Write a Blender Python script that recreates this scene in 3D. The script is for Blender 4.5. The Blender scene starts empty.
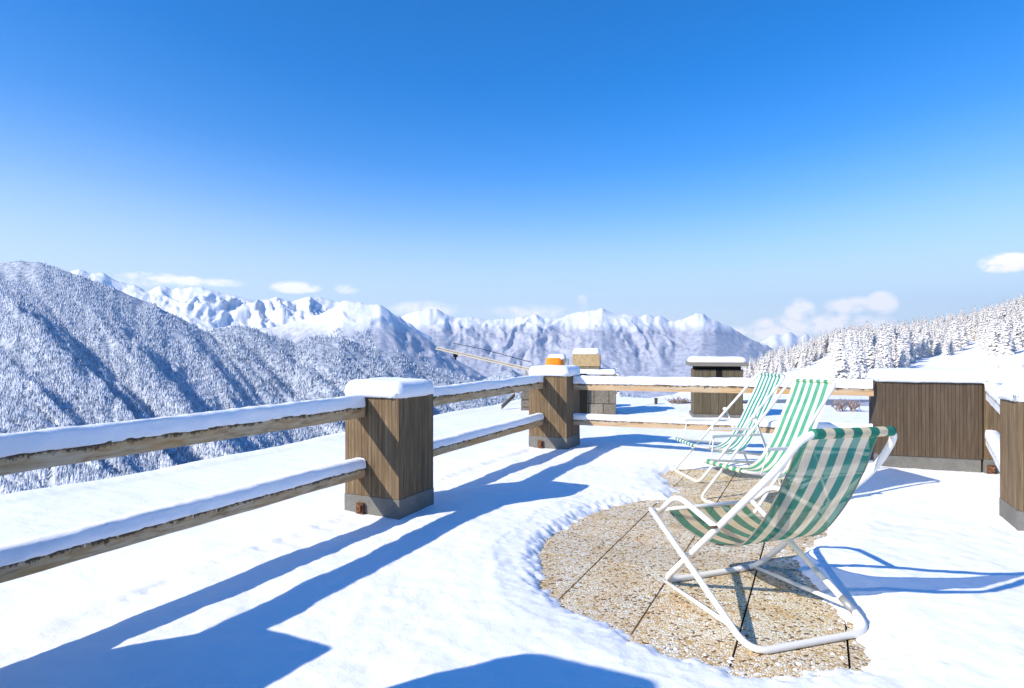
import bpy, math, random
import numpy as np
from mathutils import Vector, noise as mn
random.seed(7); np.random.seed(7)
rad = math.radians
F = 640.0; H = 1.5; SZ = 0.07            # focal length in px, eye height above paving, snow depth
scene = bpy.context.scene
COL = scene.collection
U = Vector((.9011, -.4336, 0)); V = Vector((.4336, .9011, 0))    # across / along the terrace railing
P1 = Vector((-.918, 5.2, 0)); STEP = Vector((1.653, 3.40, 0))
P2 = P1 + STEP; P0 = P1 - STEP; PM = P0 - STEP
SKYTINT = (.34, .78, 1.22, 1)
LIGHT = Vector((1.37, .71, -1.0)).normalized()

def G(x, y, z=0.0):
    Y = F*(H-z)/(y-343.0); return Vector(((x-512)/F*Y, Y, z))
def D(x, y, Y):
    return Vector(((x-512)/F*Y, Y, H-(y-343.0)*Y/F))
def ab(a, b, z=0.0):
    p = P1 + U*a + V*b; p.z = z; return p

# ------------------------------------------------------------------ materials
class NT:
    def __init__(s, name):
        s.m = bpy.data.materials.new(name); s.m.use_nodes = True
        s.t = s.m.node_tree; s.t.nodes.clear()
        s.out = s.n('ShaderNodeOutputMaterial')
        s.b = s.n('ShaderNodeBsdfPrincipled'); s.l(s.b.outputs[0], s.out.inputs['Surface'])
    def n(s, typ, **k):
        o = s.t.nodes.new(typ)
        for a, v in k.items():
            if a.startswith('i_'): o.inputs[a[2:].replace('_', ' ')].default_value = v
            else: setattr(o, a, v)
        return o
    def l(s, a, b): s.t.links.new(a, b)
    def geo(s): return s.n('ShaderNodeNewGeometry')
    def pos(s, scale=(1,1,1), uv=False, rot=(0,0,0)):
        mp = s.n('ShaderNodeMapping'); mp.inputs['Scale'].default_value = scale; mp.inputs['Rotation'].default_value = rot
        if uv: s.l(s.n('ShaderNodeUVMap').outputs[0], mp.inputs[0])
        else: s.l(s.geo().outputs['Position'], mp.inputs[0])
        return mp.outputs[0]
    def noise(s, vec, scale, detail=4, rough=.55, dist=0):
        o = s.n('ShaderNodeTexNoise'); s.l(vec, o.inputs['Vector'])
        o.inputs['Scale'].default_value = scale; o.inputs['Detail'].default_value = detail
        o.inputs['Roughness'].default_value = rough; o.inputs['Distortion'].default_value = dist
        return o.outputs['Fac']
    def ramp(s, fac, stops, interp='LINEAR'):
        o = s.n('ShaderNodeValToRGB'); o.color_ramp.interpolation = interp
        e = o.color_ramp.elements
        while len(e) < len(stops): e.new(.5)
        for i, (p, c) in enumerate(stops):
            e[i].position = p; e[i].color = (c[0], c[1], c[2], 1) if hasattr(c, '__len__') else (c, c, c, 1)
        s.l(fac, o.inputs[0]); return o.outputs[0]
    def mix(s, fac, a, b, typ='MIX'):
        o = s.n('ShaderNodeMix', data_type='RGBA', blend_type=typ)
        for v, i in ((fac, 0), (a, 6), (b, 7)):
            if hasattr(v, 'links'): s.l(v, o.inputs[i])
            elif i == 0: o.inputs[0].default_value = v
            else: o.inputs[i].default_value = (v[0], v[1], v[2], 1)
        return o.outputs[2]
    def math(s, op, a, b=0.0, c=None, clamp=False):
        o = s.n('ShaderNodeMath', operation=op, use_clamp=clamp)
        for i, v in enumerate((a, b) if c is None else (a, b, c)):
            if hasattr(v, 'links'): s.l(v, o.inputs[i])
            else: o.inputs[i].default_value = v
        return o.outputs[0]
    def bump(s, h, strength, dist):
        o = s.n('ShaderNodeBump'); o.inputs['Strength'].default_value = strength; o.inputs['Distance'].default_value = dist
        s.l(h, o.inputs['Height']); s.l(o.outputs[0], s.b.inputs['Normal']); return o
    def fin(s, col=None, rough=.8, spec=.3):
        if col is not None:
            if hasattr(col, 'links'): s.l(col, s.b.inputs['Base Color'])
            else: s.b.inputs['Base Color'].default_value = (*col, 1)
        if hasattr(rough, 'links'): s.l(rough, s.b.inputs['Roughness'])
        else: s.b.inputs['Roughness'].default_value = rough
        s.b.inputs['Specular IOR Level'].default_value = spec
        return s.m

def m_snow(name, big=True):
    t = NT(name); p = t.pos()
    n1 = t.noise(p, 55, 6, .65); n2 = t.noise(p, 9, 5, .6); n3 = t.noise(p, 240, 2, .6)
    h = t.math('ADD', t.math('MULTIPLY', n1, .35), t.math('MULTIPLY', n2, 1.0))
    h = t.math('ADD', h, t.math('MULTIPLY', n3, .12))
    t.bump(h, .36, .022)
    c = t.ramp(n2, [(.3, (.86, .88, .915)), (.7, (.91, .92, .94))])
    t.b.inputs['Subsurface Weight'].default_value = .25
    t.b.inputs['Subsurface Radius'].default_value = (.012, .016, .022)
    t.b.inputs['Subsurface Scale'].default_value = 1.0
    return t.fin(c, .55, .25)
SNOW = m_snow('snow')

def m_wood(name, cols, streak=1.0, plank=True, grain=(26, 1.6, 26), rough=.8):
    """weathered timber; uv in metres, v runs up, attribute pv differs per plank"""
    t = NT(name); 
    a = t.n('ShaderNodeAttribute', attribute_name='pv'); pv = a.outputs['Fac']
    comb = t.n('ShaderNodeCombineXYZ'); t.l(pv, comb.inputs[2])
    uv = t.n('ShaderNodeUVMap').outputs[0]
    add = t.n('ShaderNodeVectorMath', operation='ADD'); t.l(uv, add.inputs[0]); 
    sc = t.n('ShaderNodeVectorMath', operation='SCALE'); t.l(comb.outputs[0], sc.inputs[0]); sc.inputs['Scale'].default_value = 7.3
    t.l(sc.outputs[0], add.inputs[1])
    mp = t.n('ShaderNodeMapping'); mp.inputs['Scale'].default_value = grain; t.l(add.outputs[0], mp.inputs[0])
    g = t.noise(mp.outputs[0], 1.6, 7, .68, .6)
    mp2 = t.n('ShaderNodeMapping'); mp2.inputs['Scale'].default_value = (grain[0]*.22, grain[1]*.35, 3); t.l(add.outputs[0], mp2.inputs[0])
    w = t.noise(mp2.outputs[0], 1.5, 4, .6)
    c = t.ramp(g, [(.25, cols[0]), (.5, cols[1]), (.75, cols[2])])
    st = t.ramp(w, [(.3, 0), (.72, 1)])
    c2 = t.mix(st, c, cols[3])
    c3 = t.mix(t.math('MULTIPLY', st, .75*streak), c, c2)
    k = t.math('ADD', .80, t.math('MULTIPLY', pv, .32))
    c4 = t.mix(1.0, c3, t.ramp(k, [(0, 0), (1, 1)]), 'MULTIPLY')
    tp = t.n('ShaderNodeAttribute', attribute_name='top').outputs['Fac']
    mp3 = t.n('ShaderNodeMapping'); mp3.inputs['Scale'].default_value = (7, 9, 3); t.l(add.outputs[0], mp3.inputs[0])
    wn = t.noise(mp3.outputs[0], 2.2, 6, .75)
    wet = t.ramp(t.math('ADD', tp, t.math('MULTIPLY', t.math('SUBTRACT', wn, .5), 1.5)), [(.72, 0), (.86, .85)])
    c4 = t.mix(wet, c4, (.035, .024, .015))
    t.bump(g, .5, .004)
    return t.fin(c4, rough, .25)
W_POST = m_wood('post_timber', [(.07, .042, .02), (.15, .098, .050), (.31, .225, .125), (.20, .155, .10)], 1.1)
W_WALL = m_wood('wall_boards', [(.055, .037, .023), (.10, .071, .045), (.155, .115, .078), (.10, .072, .048)], .8)
W_RAIL = m_wood('rail_timber', [(.12, .065, .03), (.56, .40, .23), (.76, .63, .45), (.55, .30, .10)], 1.3, grain=(22, 3.2, 22))
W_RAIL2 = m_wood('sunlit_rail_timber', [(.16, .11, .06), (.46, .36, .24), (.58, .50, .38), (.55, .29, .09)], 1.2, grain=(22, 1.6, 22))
W_DARK = m_wood('chimney_boards', [(.07, .055, .03), (.13, .105, .06), (.19, .155, .1), (.12, .10, .07)], .7)

def m_concrete(name, base=(.19, .185, .165)):
    t = NT(name); p = t.pos()
    n1 = t.noise(p, 6, 6, .65); n2 = t.noise(p, 90, 4, .7)
    c = t.mix(n1, tuple(b*.6 for b in base), tuple(min(1, b*1.35) for b in base))
    c = t.mix(t.ramp(n2, [(.42, 0), (.62, .5)]), c, tuple(b*.45 for b in base))
    t.bump(n2, .5, .006); return t.fin(c, .9, .2)
CONC = m_concrete('concrete')
def m_rust():
    t = NT('rust'); n = t.noise(t.pos(), 40, 5, .7)
    t.bump(n, .6, .01)
    return t.fin(t.ramp(n, [(.3, (.04, .02, .012)), (.55, (.16, .065, .03)), (.7, (.30, .20, .13))]), .9, .2)
RUST = m_rust()
def m_flat(name, c, rough=.6, spec=.4, metal=0, var=.25, sc=14):
    t = NT(name); n = t.noise(t.pos(), sc, 5, .65)
    col = t.mix(n, tuple(x*(1-var) for x in c), tuple(min(1, x*(1+var)) for x in c))
    t.b.inputs['Metallic'].default_value = metal
    t.bump(n, .08, .003)
    return t.fin(col, rough, spec)
PAINT = m_flat('white_enamel', (.80, .77, .70), .28, .5, var=.06, sc=30)
PAINT2 = m_flat('aged_white_plastic', (.74, .72, .66), .4, .5, var=.08, sc=30)
STEELC = m_flat('grey_clamp', (.42, .43, .44), .4, .5, metal=.5)
BOLT = m_flat('dark_bolt', (.10, .05, .03), .6, .4)
DARK = m_flat('dark_opening', (.012, .011, .01), .9, .1)
HEM = m_flat('grey_hem', (.24, .22, .17), .8, .2)
LIDM = m_flat('grey_lid', (.20, .185, .15), .8, .2)
BARK = m_flat('bark', (.09, .07, .055), .95, .1, sc=3)
TWIG = m_flat('twig', (.30, .235, .21), .9, .1)
CRANEM = m_flat('crane_paint', (.46, .40, .29), .6, .3)
ORANGE = m_flat('orange_cladding', (.80, .25, .012), .55, .3, var=.3, sc=9)

def m_stone(name, lo, hi):
    t = NT(name); p = t.pos(); n = t.noise(p, 3.2, 5, .65); n2 = t.noise(p, 26, 5, .7)
    a = t.n('ShaderNodeAttribute', attribute_name='pv').outputs['Fac']
    c = t.mix(t.math('ADD', t.math('MULTIPLY', n, .5), t.math('MULTIPLY', a, .5)), lo, hi)
    c = t.mix(t.ramp(n2, [(.4, 0), (.7, .6)]), c, tuple(x*.5 for x in lo))
    t.bump(n2, .7, .012); return t.fin(c, .95, .15)
STONE = m_stone('stone_block', (.32, .22, .11), (.60, .44, .23))

STONE2 = m_stone('grey_stone_block', (.13, .115, .09), (.34, .30, .23))
def m_fabric(name, bands, green, cream, trans, alpha, edge=0.0, dirt=.5, alt=None):
    t = NT(name)
    uv = t.n('ShaderNodeUVMap').outputs[0]; sp = t.n('ShaderNodeSeparateXYZ'); t.l(uv, sp.inputs[0])
    u = sp.outputs[0]
    nz = t.noise(t.pos((30, 30, 1), uv=True), 2.0, 3, .6)
    uu = t.math('ADD', t.math('MULTIPLY', t.math('SUBTRACT', u, edge), bands), t.math('MULTIPLY', t.math('SUBTRACT', nz, .5), .06))
    par = t.math('MODULO', t.math('FLOOR', t.math('ADD', uu, 20)), 2)
    n = t.noise(t.pos((3, 3, 1), uv=True), 1.6, 6, .65)
    wv = t.noise(t.pos((18, 60, 1), uv=True), 3.0, 3, .6)
    gr = t.mix(t.ramp(n, [(.35, 0), (.7, .8)]), green, alt or tuple(x*.55+.02 for x in green))
    cr = t.mix(t.ramp(n, [(.35, 0), (.75, dirt)]), cream, (.42, .34, .22))
    par = t.math('GREATER_THAN', t.math('ABSOLUTE', par), .5)
    evenbands = 0
    col = t.mix(par, gr, cr)
    col = t.mix(t.math('MULTIPLY', wv, .18), col, (.3, .3, .25))
    t.fin(col, .75, .08)
    t.bump(wv, .2, .002)
    tr = t.n('ShaderNodeBsdfTranslucent'); t.l(col, tr.inputs[0])
    tp = t.n('ShaderNodeBsdfTransparent')
    m1 = t.n('ShaderNodeMixShader'); m1.inputs[0].default_value = trans
    t.l(t.b.outputs[0], m1.inputs[1]); t.l(tr.outputs[0], m1.inputs[2])
    m2 = t.n('ShaderNodeMixShader'); m2.inputs[0].default_value = alpha
    t.l(m1.outputs[0], m2.inputs[1]); t.l(tp.outputs[0], m2.inputs[2]); t.l(m2.outputs[0], t.out.inputs[0])
    return t.m
FAB_NEAR = m_fabric('striped_mesh_fabric', 9, (.004, .26, .15), (.88, .72, .46), .60, .14)
FAB_ROLL = m_fabric('striped_sleeve', 9, (.0, .22, .13), (.82, .66, .40), .0, .0)
FAB_A = m_fabric('striped_fabric_worn', 11, (.05, .34, .19), (.84, .80, .62), .3, .04, edge=1/11, dirt=.15, alt=(.14, .50, .34))
FAB_B = m_fabric('striped_fabric_fine', 13, (.0, .26, .18), (.84, .86, .82), .3, .04, edge=1/13, dirt=.1, alt=(.01, .36, .28))

def m_paving():
    t = NT('washed_gravel_slab'); p = t.pos()
    v = t.n('ShaderNodeTexVoronoi'); t.l(p, v.inputs['Vector']); v.inputs['Scale'].default_value = 70
    ve = t.n('ShaderNodeTexVoronoi', feature='DISTANCE_TO_EDGE'); t.l(p, ve.inputs['Vector']); ve.inputs['Scale'].default_value = 70
    sp = t.n('ShaderNodeSeparateColor'); t.l(v.outputs['Color'], sp.inputs[0])
    c = t.ramp(sp.outputs[0], [(0, (.22, .13, .06)), (.07, (.70, .50, .24)), (.24, (.88, .73, .47)), (.50, (.94, .84, .63)), (.76, (.97, .93, .83))], 'CONSTANT')
    n = t.noise(p, 3.5, 5, .6)
    c = t.mix(t.ramp(n, [(.42, 0), (.66, .55)]), c, (.80, .58, .30), 'MULTIPLY')
    e = t.ramp(ve.outputs['Distance'], [(.0, .38), (.10, 1)])
    c = t.mix(1.0, c, e, 'MULTIPLY')
    a = t.n('ShaderNodeAttribute', attribute_name='pv').outputs['Fac']
    c = t.mix(1.0, c, t.ramp(a, [(0, .82), (1, 1)]), 'MULTIPLY')
    h = t.math('ADD', t.ramp(ve.outputs['Distance'], [(0, 0), (.25, 1)]), t.math('MULTIPLY', sp.outputs[1], .6))
    t.bump(h, .6, .005)
    return t.fin(c, .75, .3)
PAVE = m_paving()
BED = m_flat('dark_joint', (.03, .022, .016), .95, .1)

def m_mountain(name, zlo, zhi, forest, snow=(.82, .84, .88), scale=.01, amount=1.0, rock=(.34, .35, .40)):
    """high alpine ground: snow above, frosted woods below a ragged tree line"""
    t = NT(name); p = t.pos()
    z = t.n('ShaderNodeSeparateXYZ'); t.l(p, z.inputs[0])
    n = t.noise(p, scale*.35, 8, .62); n2 = t.noise(p, scale*2.2, 6, .75); n3 = t.noise(p, scale*.9, 5, .7)
    zz = t.math('ADD', z.outputs[2], t.math('MULTIPLY', t.math('SUBTRACT', n, .5), (zhi-zlo)*1.3))
    f = t.ramp(t.math('DIVIDE', t.math('SUBTRACT', zz, zlo), (zhi-zlo)), [(0, 0), (1, 1)])
    fcol = t.mix(t.ramp(n2, [(.35, 0), (.62, 1)]), forest[0], forest[1])
    f = t.math('MAXIMUM', f, t.ramp(n3, [(.60, 0), (.66, amount)]))
    g = t.geo(); sx = t.n('ShaderNodeSeparateXYZ'); t.l(g.outputs['True Normal'], sx.inputs[0])
    steep = t.ramp(t.math('ADD', sx.outputs[2], t.math('MULTIPLY', t.math('SUBTRACT', n2, .5), .5)), [(.30, 1), (.46, 0)])
    sc = t.mix(t.math('MULTIPLY', steep, .55), snow, rock)
    c = t.mix(f, fcol, sc)
    t.bump(n2, .6, .9/scale*.12)
    return t.fin(c, .9, .1)

# ------------------------------------------------------------------ object helpers
def link(o, parent=None):
    COL.objects.link(o)
    if parent is not None:
        o.parent = parent
        o.matrix_parent_inverse.identity()
    return o
def mesh_obj(name, verts, faces, mat, parent=None, uvs=None, pv=None, smooth=False):
    """verts in world metres; stored relative to the top of its chain of parents"""
    off = Vector((0, 0, 0)); q = parent
    while q is not None: off += q.location; q = q.parent
    me = bpy.data.meshes.new(name)
    me.from_pydata([tuple(Vector(v)-off) for v in verts], [], faces)
    if uvs is not None:
        l = me.uv_layers.new(name='UVMap'); l.data.foreach_set('uv', [c for uv in uvs for c in uv])
    if pv is not None:
        a = me.attributes.new('pv', 'FLOAT', 'FACE'); a.data.foreach_set('value', pv)
    me.materials.append(mat)
    if smooth: me.polygons.foreach_set('use_smooth', [True]*len(me.polygons))
    me.update()
    o = bpy.data.objects.new(name, me); return link(o, parent)
def np_mesh(name, v, f, mat, parent=None, smooth=False):
    me = bpy.data.meshes.new(name); k = f.shape[1]
    me.vertices.add(len(v)); me.vertices.foreach_set('co', v.astype(np.float32).ravel())
    me.loops.add(f.size); me.loops.foreach_set('vertex_index', f.astype(np.int32).ravel())
    me.polygons.add(len(f)); me.polygons.foreach_set('loop_start', np.arange(0, f.size, k, dtype=np.int32))
    me.polygons.foreach_set('loop_total', np.full(len(f), k, dtype=np.int32))
    if smooth: me.polygons.foreach_set('use_smooth', np.ones(len(f), dtype=bool))
    me.materials.append(mat); me.update(calc_edges=True); me.validate()
    return link(bpy.data.objects.new(name, me), parent)
def tag(o, label=None, cat=None, group=None, kind=None):
    if label: o['label'] = label
    if cat: o['category'] = cat
    if group: o['group'] = group
    if kind: o['kind'] = kind
    return o
def empty(name, loc, label, cat, group=None):
    o = bpy.data.objects.new(name, None); o.location = loc; o.empty_display_size = .2
    return tag(link(o), label, cat, group)

class MB:
    def __init__(s): s.v = []; s.f = []; s.uv = []; s.pv = []
    def quad(s, pts, uv=None, pv=.5):
        i = len(s.v); s.v += [Vector(p) for p in pts]; s.f.append(tuple(range(i, i+len(pts))))
        s.uv += uv if uv else [(0, 0)]*len(pts); s.pv.append(pv)
    def obox(s, o, ex, ey, ez, pv=None, along=2):
        """oriented box from corner o with edge vectors; uv in metres, v along axis number `along`"""
        pv = random.random() if pv is None else pv
        E = [Vector(ex), Vector(ey), Vector(ez)]; o = Vector(o)
        if E[0].cross(E[1]).dot(E[2]) < 0: o = o + E[0]; E[0] = -E[0]
        ux, uy = random.random()*3, random.random()*3
        for k in range(3):
            a, b = E[(k+1) % 3], E[(k+2) % 3]
            for side in (0, 1):
                q = o + E[k]*side
                pts = [q, q+a, q+a+b, q+b] if side else [q, q+b, q+a+b, q+a]
                la, lb = a.length, b.length
                ua = [(0, 0), (la, 0), (la, lb), (0, lb)] if side else [(0, 0), (0, lb), (la, lb), (la, 0)]
                if (k+1) % 3 == along: ua = [(y, x) for x, y in ua]
                s.quad(pts, [(x+ux, y+uy) for x, y in ua], pv)
        return s
    def build(s, name, mat, parent=None, smooth=False, bevel=0):
        o = mesh_obj(name, s.v, s.f, mat, parent, s.uv, s.pv, smooth)
        if bevel:
            m = o.modifiers.new('bevel', 'BEVEL'); m.width = bevel; m.segments = 2; m.limit_method = 'ANGLE'
        return o

def fillet(pts, r, n=6, closed=False):
    pts = [Vector(p) for p in pts]; out = []
    N = len(pts)
    for i, p in enumerate(pts):
        if not closed and i in (0, N-1): out.append(p); continue
        a = pts[i-1]; b = pts[(i+1) % N]
        rr = min(r, (a-p).length*.49, (b-p).length*.49)
        s_, e_ = p+(a-p).normalized()*rr, p+(b-p).normalized()*rr
        for k in range(n+1):
            t = k/n; out.append(s_*(1-t)**2 + p*2*t*(1-t) + e_*t*t)
    return out
def tube(name, pts, r, mat, parent, closed=False, seg=10, caps=True, uvu=None):
    pts = [Vector(p) for p in pts]
    q = [pts[0]]
    for p in pts[1:]:
        if (p-q[-1]).length > 1e-4: q.append(p)
    if closed and (q[0]-q[-1]).length < 1e-4: q.pop()
    pts = q; N = len(pts); v = []; f = []; uv = []
    T = []
    for i in range(N):
        a = pts[i-1] if (i > 0 or closed) else pts[i]; b = pts[(i+1) % N] if (i < N-1 or closed) else pts[i]
        T.append((b-a).normalized())
    n = T[0].orthogonal().normalized(); t0 = T[0]
    for i in range(N):
        n = (n - T[i]*n.dot(T[i])).normalized(); b = T[i].cross(n)
        for k in range(seg):
            a = 2*math.pi*k/seg; v.append(pts[i] + (n*math.cos(a)+b*math.sin(a))*r)
    M = N if closed else N-1
    us = uvu or [i/max(1, N-1) for i in range(N)]
    for i in range(M):
        j = (i+1) % N
        for k in range(seg):
            k2 = (k+1) % seg
            f.append((i*seg+k, i*seg+k2, j*seg+k2, j*seg+k))
            uv += [(us[i], k/seg), (us[i], (k+1)/seg), (us[j], (k+1)/seg), (us[j], k/seg)]
    if not closed and caps:
        f.append(tuple(range(seg-1, -1, -1))); uv += [(us[0], 0)]*seg
        f.append(tuple((N-1)*seg+k for k in range(seg))); uv += [(us[-1], 0)]*seg
    o = mesh_obj(name, v, f, mat, parent, uv, None, True)
    return o

def fb(x, y, z=0.0, o=4):
    return mn.fractal(Vector((x, y, z)), 1.0, 2.0, o, noise_basis='PERLIN_ORIGINAL')

def snow_strip(name, a, b, width, h, parent, seed=0, taper=False):
    """snow lying along a rail from a to b (points on the centre of the rail's top)"""
    a, b = Vector(a), Vector(b); L = (b-a).length; t = (b-a).normalized(); s = Vector((0, 0, 1)).cross(t).normalized()
    n = max(8, int(L/.025)); v = []; f = []
    prof = [(-.50, -.08), (-.56, .06), (-.58, .40), (-.56, .76), (-.44, .95), (0, 1.0), (.44, .95), (.56, .76), (.58, .40), (.56, .06), (.50, -.08)]
    m = len(prof)
    for i in range(n+1):
        q = a + t*(L*i/n); d = L*i/n
        hh = h*(1+.09*fb(d*1.7, seed*9.1)+.05*fb(d*9, seed*3.3))
        for j, (x, z) in enumerate(prof):
            jit = .006*fb(d*14, j*2.7+seed*5) + .012*fb(d*3.5, j*.9+seed)
            low = -max(0, .009*fb(d*19, seed*7+(0 if x < 0 else 50))) if j in (0, 1, m-2, m-1) else 0
            v.append(q + s*(x*width + jit*(1 if x > 0 else -1)) + Vector((0, 0, z*hh + low)))
    for i in range(n):
        for j in range(m-1):
            f.append((i*m+j, i*m+j+1, (i+1)*m+j+1, (i+1)*m+j))
        f.append((i*m+m-1, i*m, (i+1)*m, (i+1)*m+m-1))
    f.append(tuple(range(m))); f.append(tuple(n*m+j for j in range(m-1, -1, -1)))
    ri = random.Random(int(seed*13+7))
    for k in range(int(L*9)):        # small icicles
        d = ri.uniform(.05, L-.05); sg = ri.choice((-1, 1)); q = a+t*d+s*(sg*width*.53)+Vector((0, 0, .004)); rr = ri.uniform(.003, .006); ln = ri.uniform(.012, .05)*ri.random()**.7
        b0 = len(v); v += [q+t*rr, q+s*rr, q-t*rr, q-s*rr, q+Vector((0, 0, -ln))]; f += [(b0, b0+1, b0+4), (b0+1, b0+2, b0+4), (b0+2, b0+3, b0+4), (b0+3, b0, b0+4)]
    o = mesh_obj(name, v, f, SNOW, parent, None, None, True)
    return o
def snow_cap(name, c, eu, ev, lu, lv, h, parent, over=.03, seed=0, rnd=.09, z0=-.012):
    """rounded pillow of snow on a rectangle centred c, half sizes lu, lv"""
    c = Vector(c); v = []; f = []; N = 26
    A, B = lu+over, lv+over
    def S(t, L):     # dense toward edges
        return L*math.sin(t*math.pi/2)
    xs = [S(-1+2*i/N, A) for i in range(N+1)]; ys = [S(-1+2*i/N, B) for i in range(N+1)]
    for i, x in enumerate(xs):
        for j, y in enumerate(ys):
            dx = max(0, rnd-(A-abs(x))); dy = max(0, rnd-(B-abs(y)))
            dd = min(1, math.hypot(dx, dy)/rnd)
            z = h*(1-(1-math.sqrt(max(0, 1-dd*dd)))*.85) if dd < 1 else h*.15
            # pull corners in
            if dx > 0 and dy > 0:
                q = math.hypot(dx, dy)
                if q > rnd: x2 = math.copysign(abs(x)-(dx-dx*rnd/q), x); y2 = math.copysign(abs(y)-(dy-dy*rnd/q), y)
                else: x2, y2 = x, y
            else: x2, y2 = x, y
            z += .010*fb(x*3+seed*7, y*3, seed) + .004*fb(x*14, y*14, seed)
            v.append(c + eu*x2 + ev*y2 + Vector((0, 0, z)))
    M = N+1
    for i in range(N):
        for j in range(N): f.append((i*M+j, (i+1)*M+j, (i+1)*M+j+1, i*M+j+1))
    ring = [i*M for i in range(M)] + [N*M+j for j in range(1, M)] + [i*M+N for i in range(N-1, -1, -1)] + [j for j in range(N-1, 0, -1)]
    base = len(v)
    for k, r in enumerate(ring):
        p = v[r]; q = Vector((p.x, p.y, c.z+z0 - max(0, .012*fb(k*.55, seed*3.1)) - .006*random.random()))
        d_ = (Vector((c.x, c.y, 0))-Vector((q.x, q.y, 0))).normalized()*.006
        v.append(q+d_)
    R = len(ring)
    for k in range(R):
        k2 = (k+1) % R; f.append((ring[k2], ring[k], base+k, base+k2))
    f.append(tuple(base+k for k in range(R-1, -1, -1)))
    return mesh_obj(name, v, f, SNOW, parent, None, None, True)

def planks(mb, o, e, L, z0, z1, nout, w=.034, gap=.004, th=.02, jit=.0025):
    """vertical boards along a face starting at o, running e for L, outward normal nout; z0..z1"""
    n = max(1, round(L/w)); w = L/n
    for i in range(n):
        j = random.random()*jit
        q = Vector(o) + e*(i*w+gap/2) - nout*th; q.z = z0
        mb.obox(q, e*(w-gap), nout*(th+j), Vector((0, 0, z1-z0)))
def clad_box(name, c, lu, lv, z0, z1, mat, parent, w=.034, eu=U, ev=V, gap=.0025):
    """planked box with near-right corner c; extends -eu*lu and +ev*lv"""
    mb = MB(); c = Vector((c.x, c.y, 0))
    planks(mb, c-eu*lu, eu, lu, z0, z1, -ev, w, gap)
    planks(mb, c+ev*lv-eu*lu, eu, lu, z0, z1, ev, w, gap)
    planks(mb, c, ev, lv, z0, z1, eu, w, gap)
    planks(mb, c-eu*lu, ev, lv, z0, z1, -eu, w, gap)
    # dark core behind the gaps
    q = c-eu*(lu-.015)+ev*.015; q.z = z0+.004
    mb.obox(q, eu*(lu-.03), ev*(lv-.03), Vector((0, 0, z1-z0-.008)), pv=.0)
    return mb.build(name, mat, parent)
def plain_box(name, c, lu, lv, z0, z1, mat, parent, eu=U, ev=V, bevel=.006, grow=0):
    mb = MB(); q = Vector((c.x, c.y, 0))-eu*(lu+grow)-ev*grow; q.z = z0
    mb.obox(q, eu*(lu+2*grow), ev*(lv+2*grow), Vector((0, 0, z1-z0)), pv=.5)
    return mb.build(name, mat, parent, bevel=bevel)

# ------------------------------------------------------------------ railing
WID, DEP = .555, .51; TOP = 1.07
def post(parent, c, seed, label=None, lu=WID, lv=DEP, eu=U, ev=V, stub=.74):
    o = clad_box('post', c, lu, lv, .225, TOP, W_POST, parent, eu=eu, ev=ev)
    if label: o['label'] = label
    plain_box('concrete_base', c, lu, lv, -.02, .222, CONC, o, eu, ev, grow=.004)
    cc = Vector((c.x, c.y, TOP)) - eu*lu/2 + ev*lv/2
    snow_cap('snow_cap', cc, eu, ev, lu/2, lv/2, .115, o, .03, seed)
    if stub:
        q = Vector((c.x, c.y, 0)) - eu*(lu*stub) - ev*.004
        mb = MB(); q2 = q - ev*.03; q2.z = .07
        mb.obox(q2+Vector((0, 0, -.02)), eu*.07, ev*.03, Vector((0, 0, .115)))
        mb.obox(q2+eu*.03-ev*.02+Vector((0, 0, .03)), eu*.028, ev*.02, Vector((0, 0, .05)))
        mb.build('pipe_stub', RUST, o, bevel=.006)
    return o
def rail(parent, a, b, zb, zt, mat, w=.10, snowh=.10, seed=0, zb2=None, zt2=None):
    a = Vector(a); b = Vector(b); t = (b-a).normalized(); s = t.cross(Vector((0, 0, 1))).normalized()
    n = 60; v = []; f = []; uv = []; zb2 = zb if zb2 is None else zb2; zt2 = zt if zt2 is None else zt2
    L = (b-a).length; prof = [(-1, 0), (-1, 1), (1, 1), (1, 0)]
    rs = random.random()*5
    for i in range(n+1):
        k = i/n; q = a+t*(L*k); d = L*k; lo = zb+(zb2-zb)*k; hi = zt+(zt2-zt)*k
        for x, z in prof:
            jx = .003*fb(d*2.2, x*5+seed); jz = .004*fb(d*1.7, z*5+seed+9)
            v.append(Vector((q.x, q.y, 0)) + s*(x*w/2+jx) + Vector((0, 0, (hi if z else lo)+jz)))
    us = [0, .09, .20, .29, .40]
    for i in range(n):
        for j in range(4):
            f.append((i*4+j, i*4+(j+1) % 4, (i+1)*4+(j+1) % 4, (i+1)*4+j))
            uv += [(us[j]+rs, L*i/n), (us[j+1]+rs, L*i/n), (us[j+1]+rs, L*(i+1)/n), (us[j]+rs, L*(i+1)/n)]
    f.append((3, 2, 1, 0)); uv += [(0, 0)]*4; f.append(tuple(n*4+j for j in range(4))); uv += [(0, 0)]*4
    o = mesh_obj('rail', v, f, mat, parent, uv, [.55]*len(f))
    at_ = o.data.attributes.new('top', 'FLOAT', 'POINT'); at_.data.foreach_set('value', [float(z) for i in range(n+1) for x, z in prof])
    snow_strip('snow', Vector((a.x, a.y, zt))+t*.01, Vector((b.x, b.y, zt2))-t*.01, w, snowh, o, seed)
    return o

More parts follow.
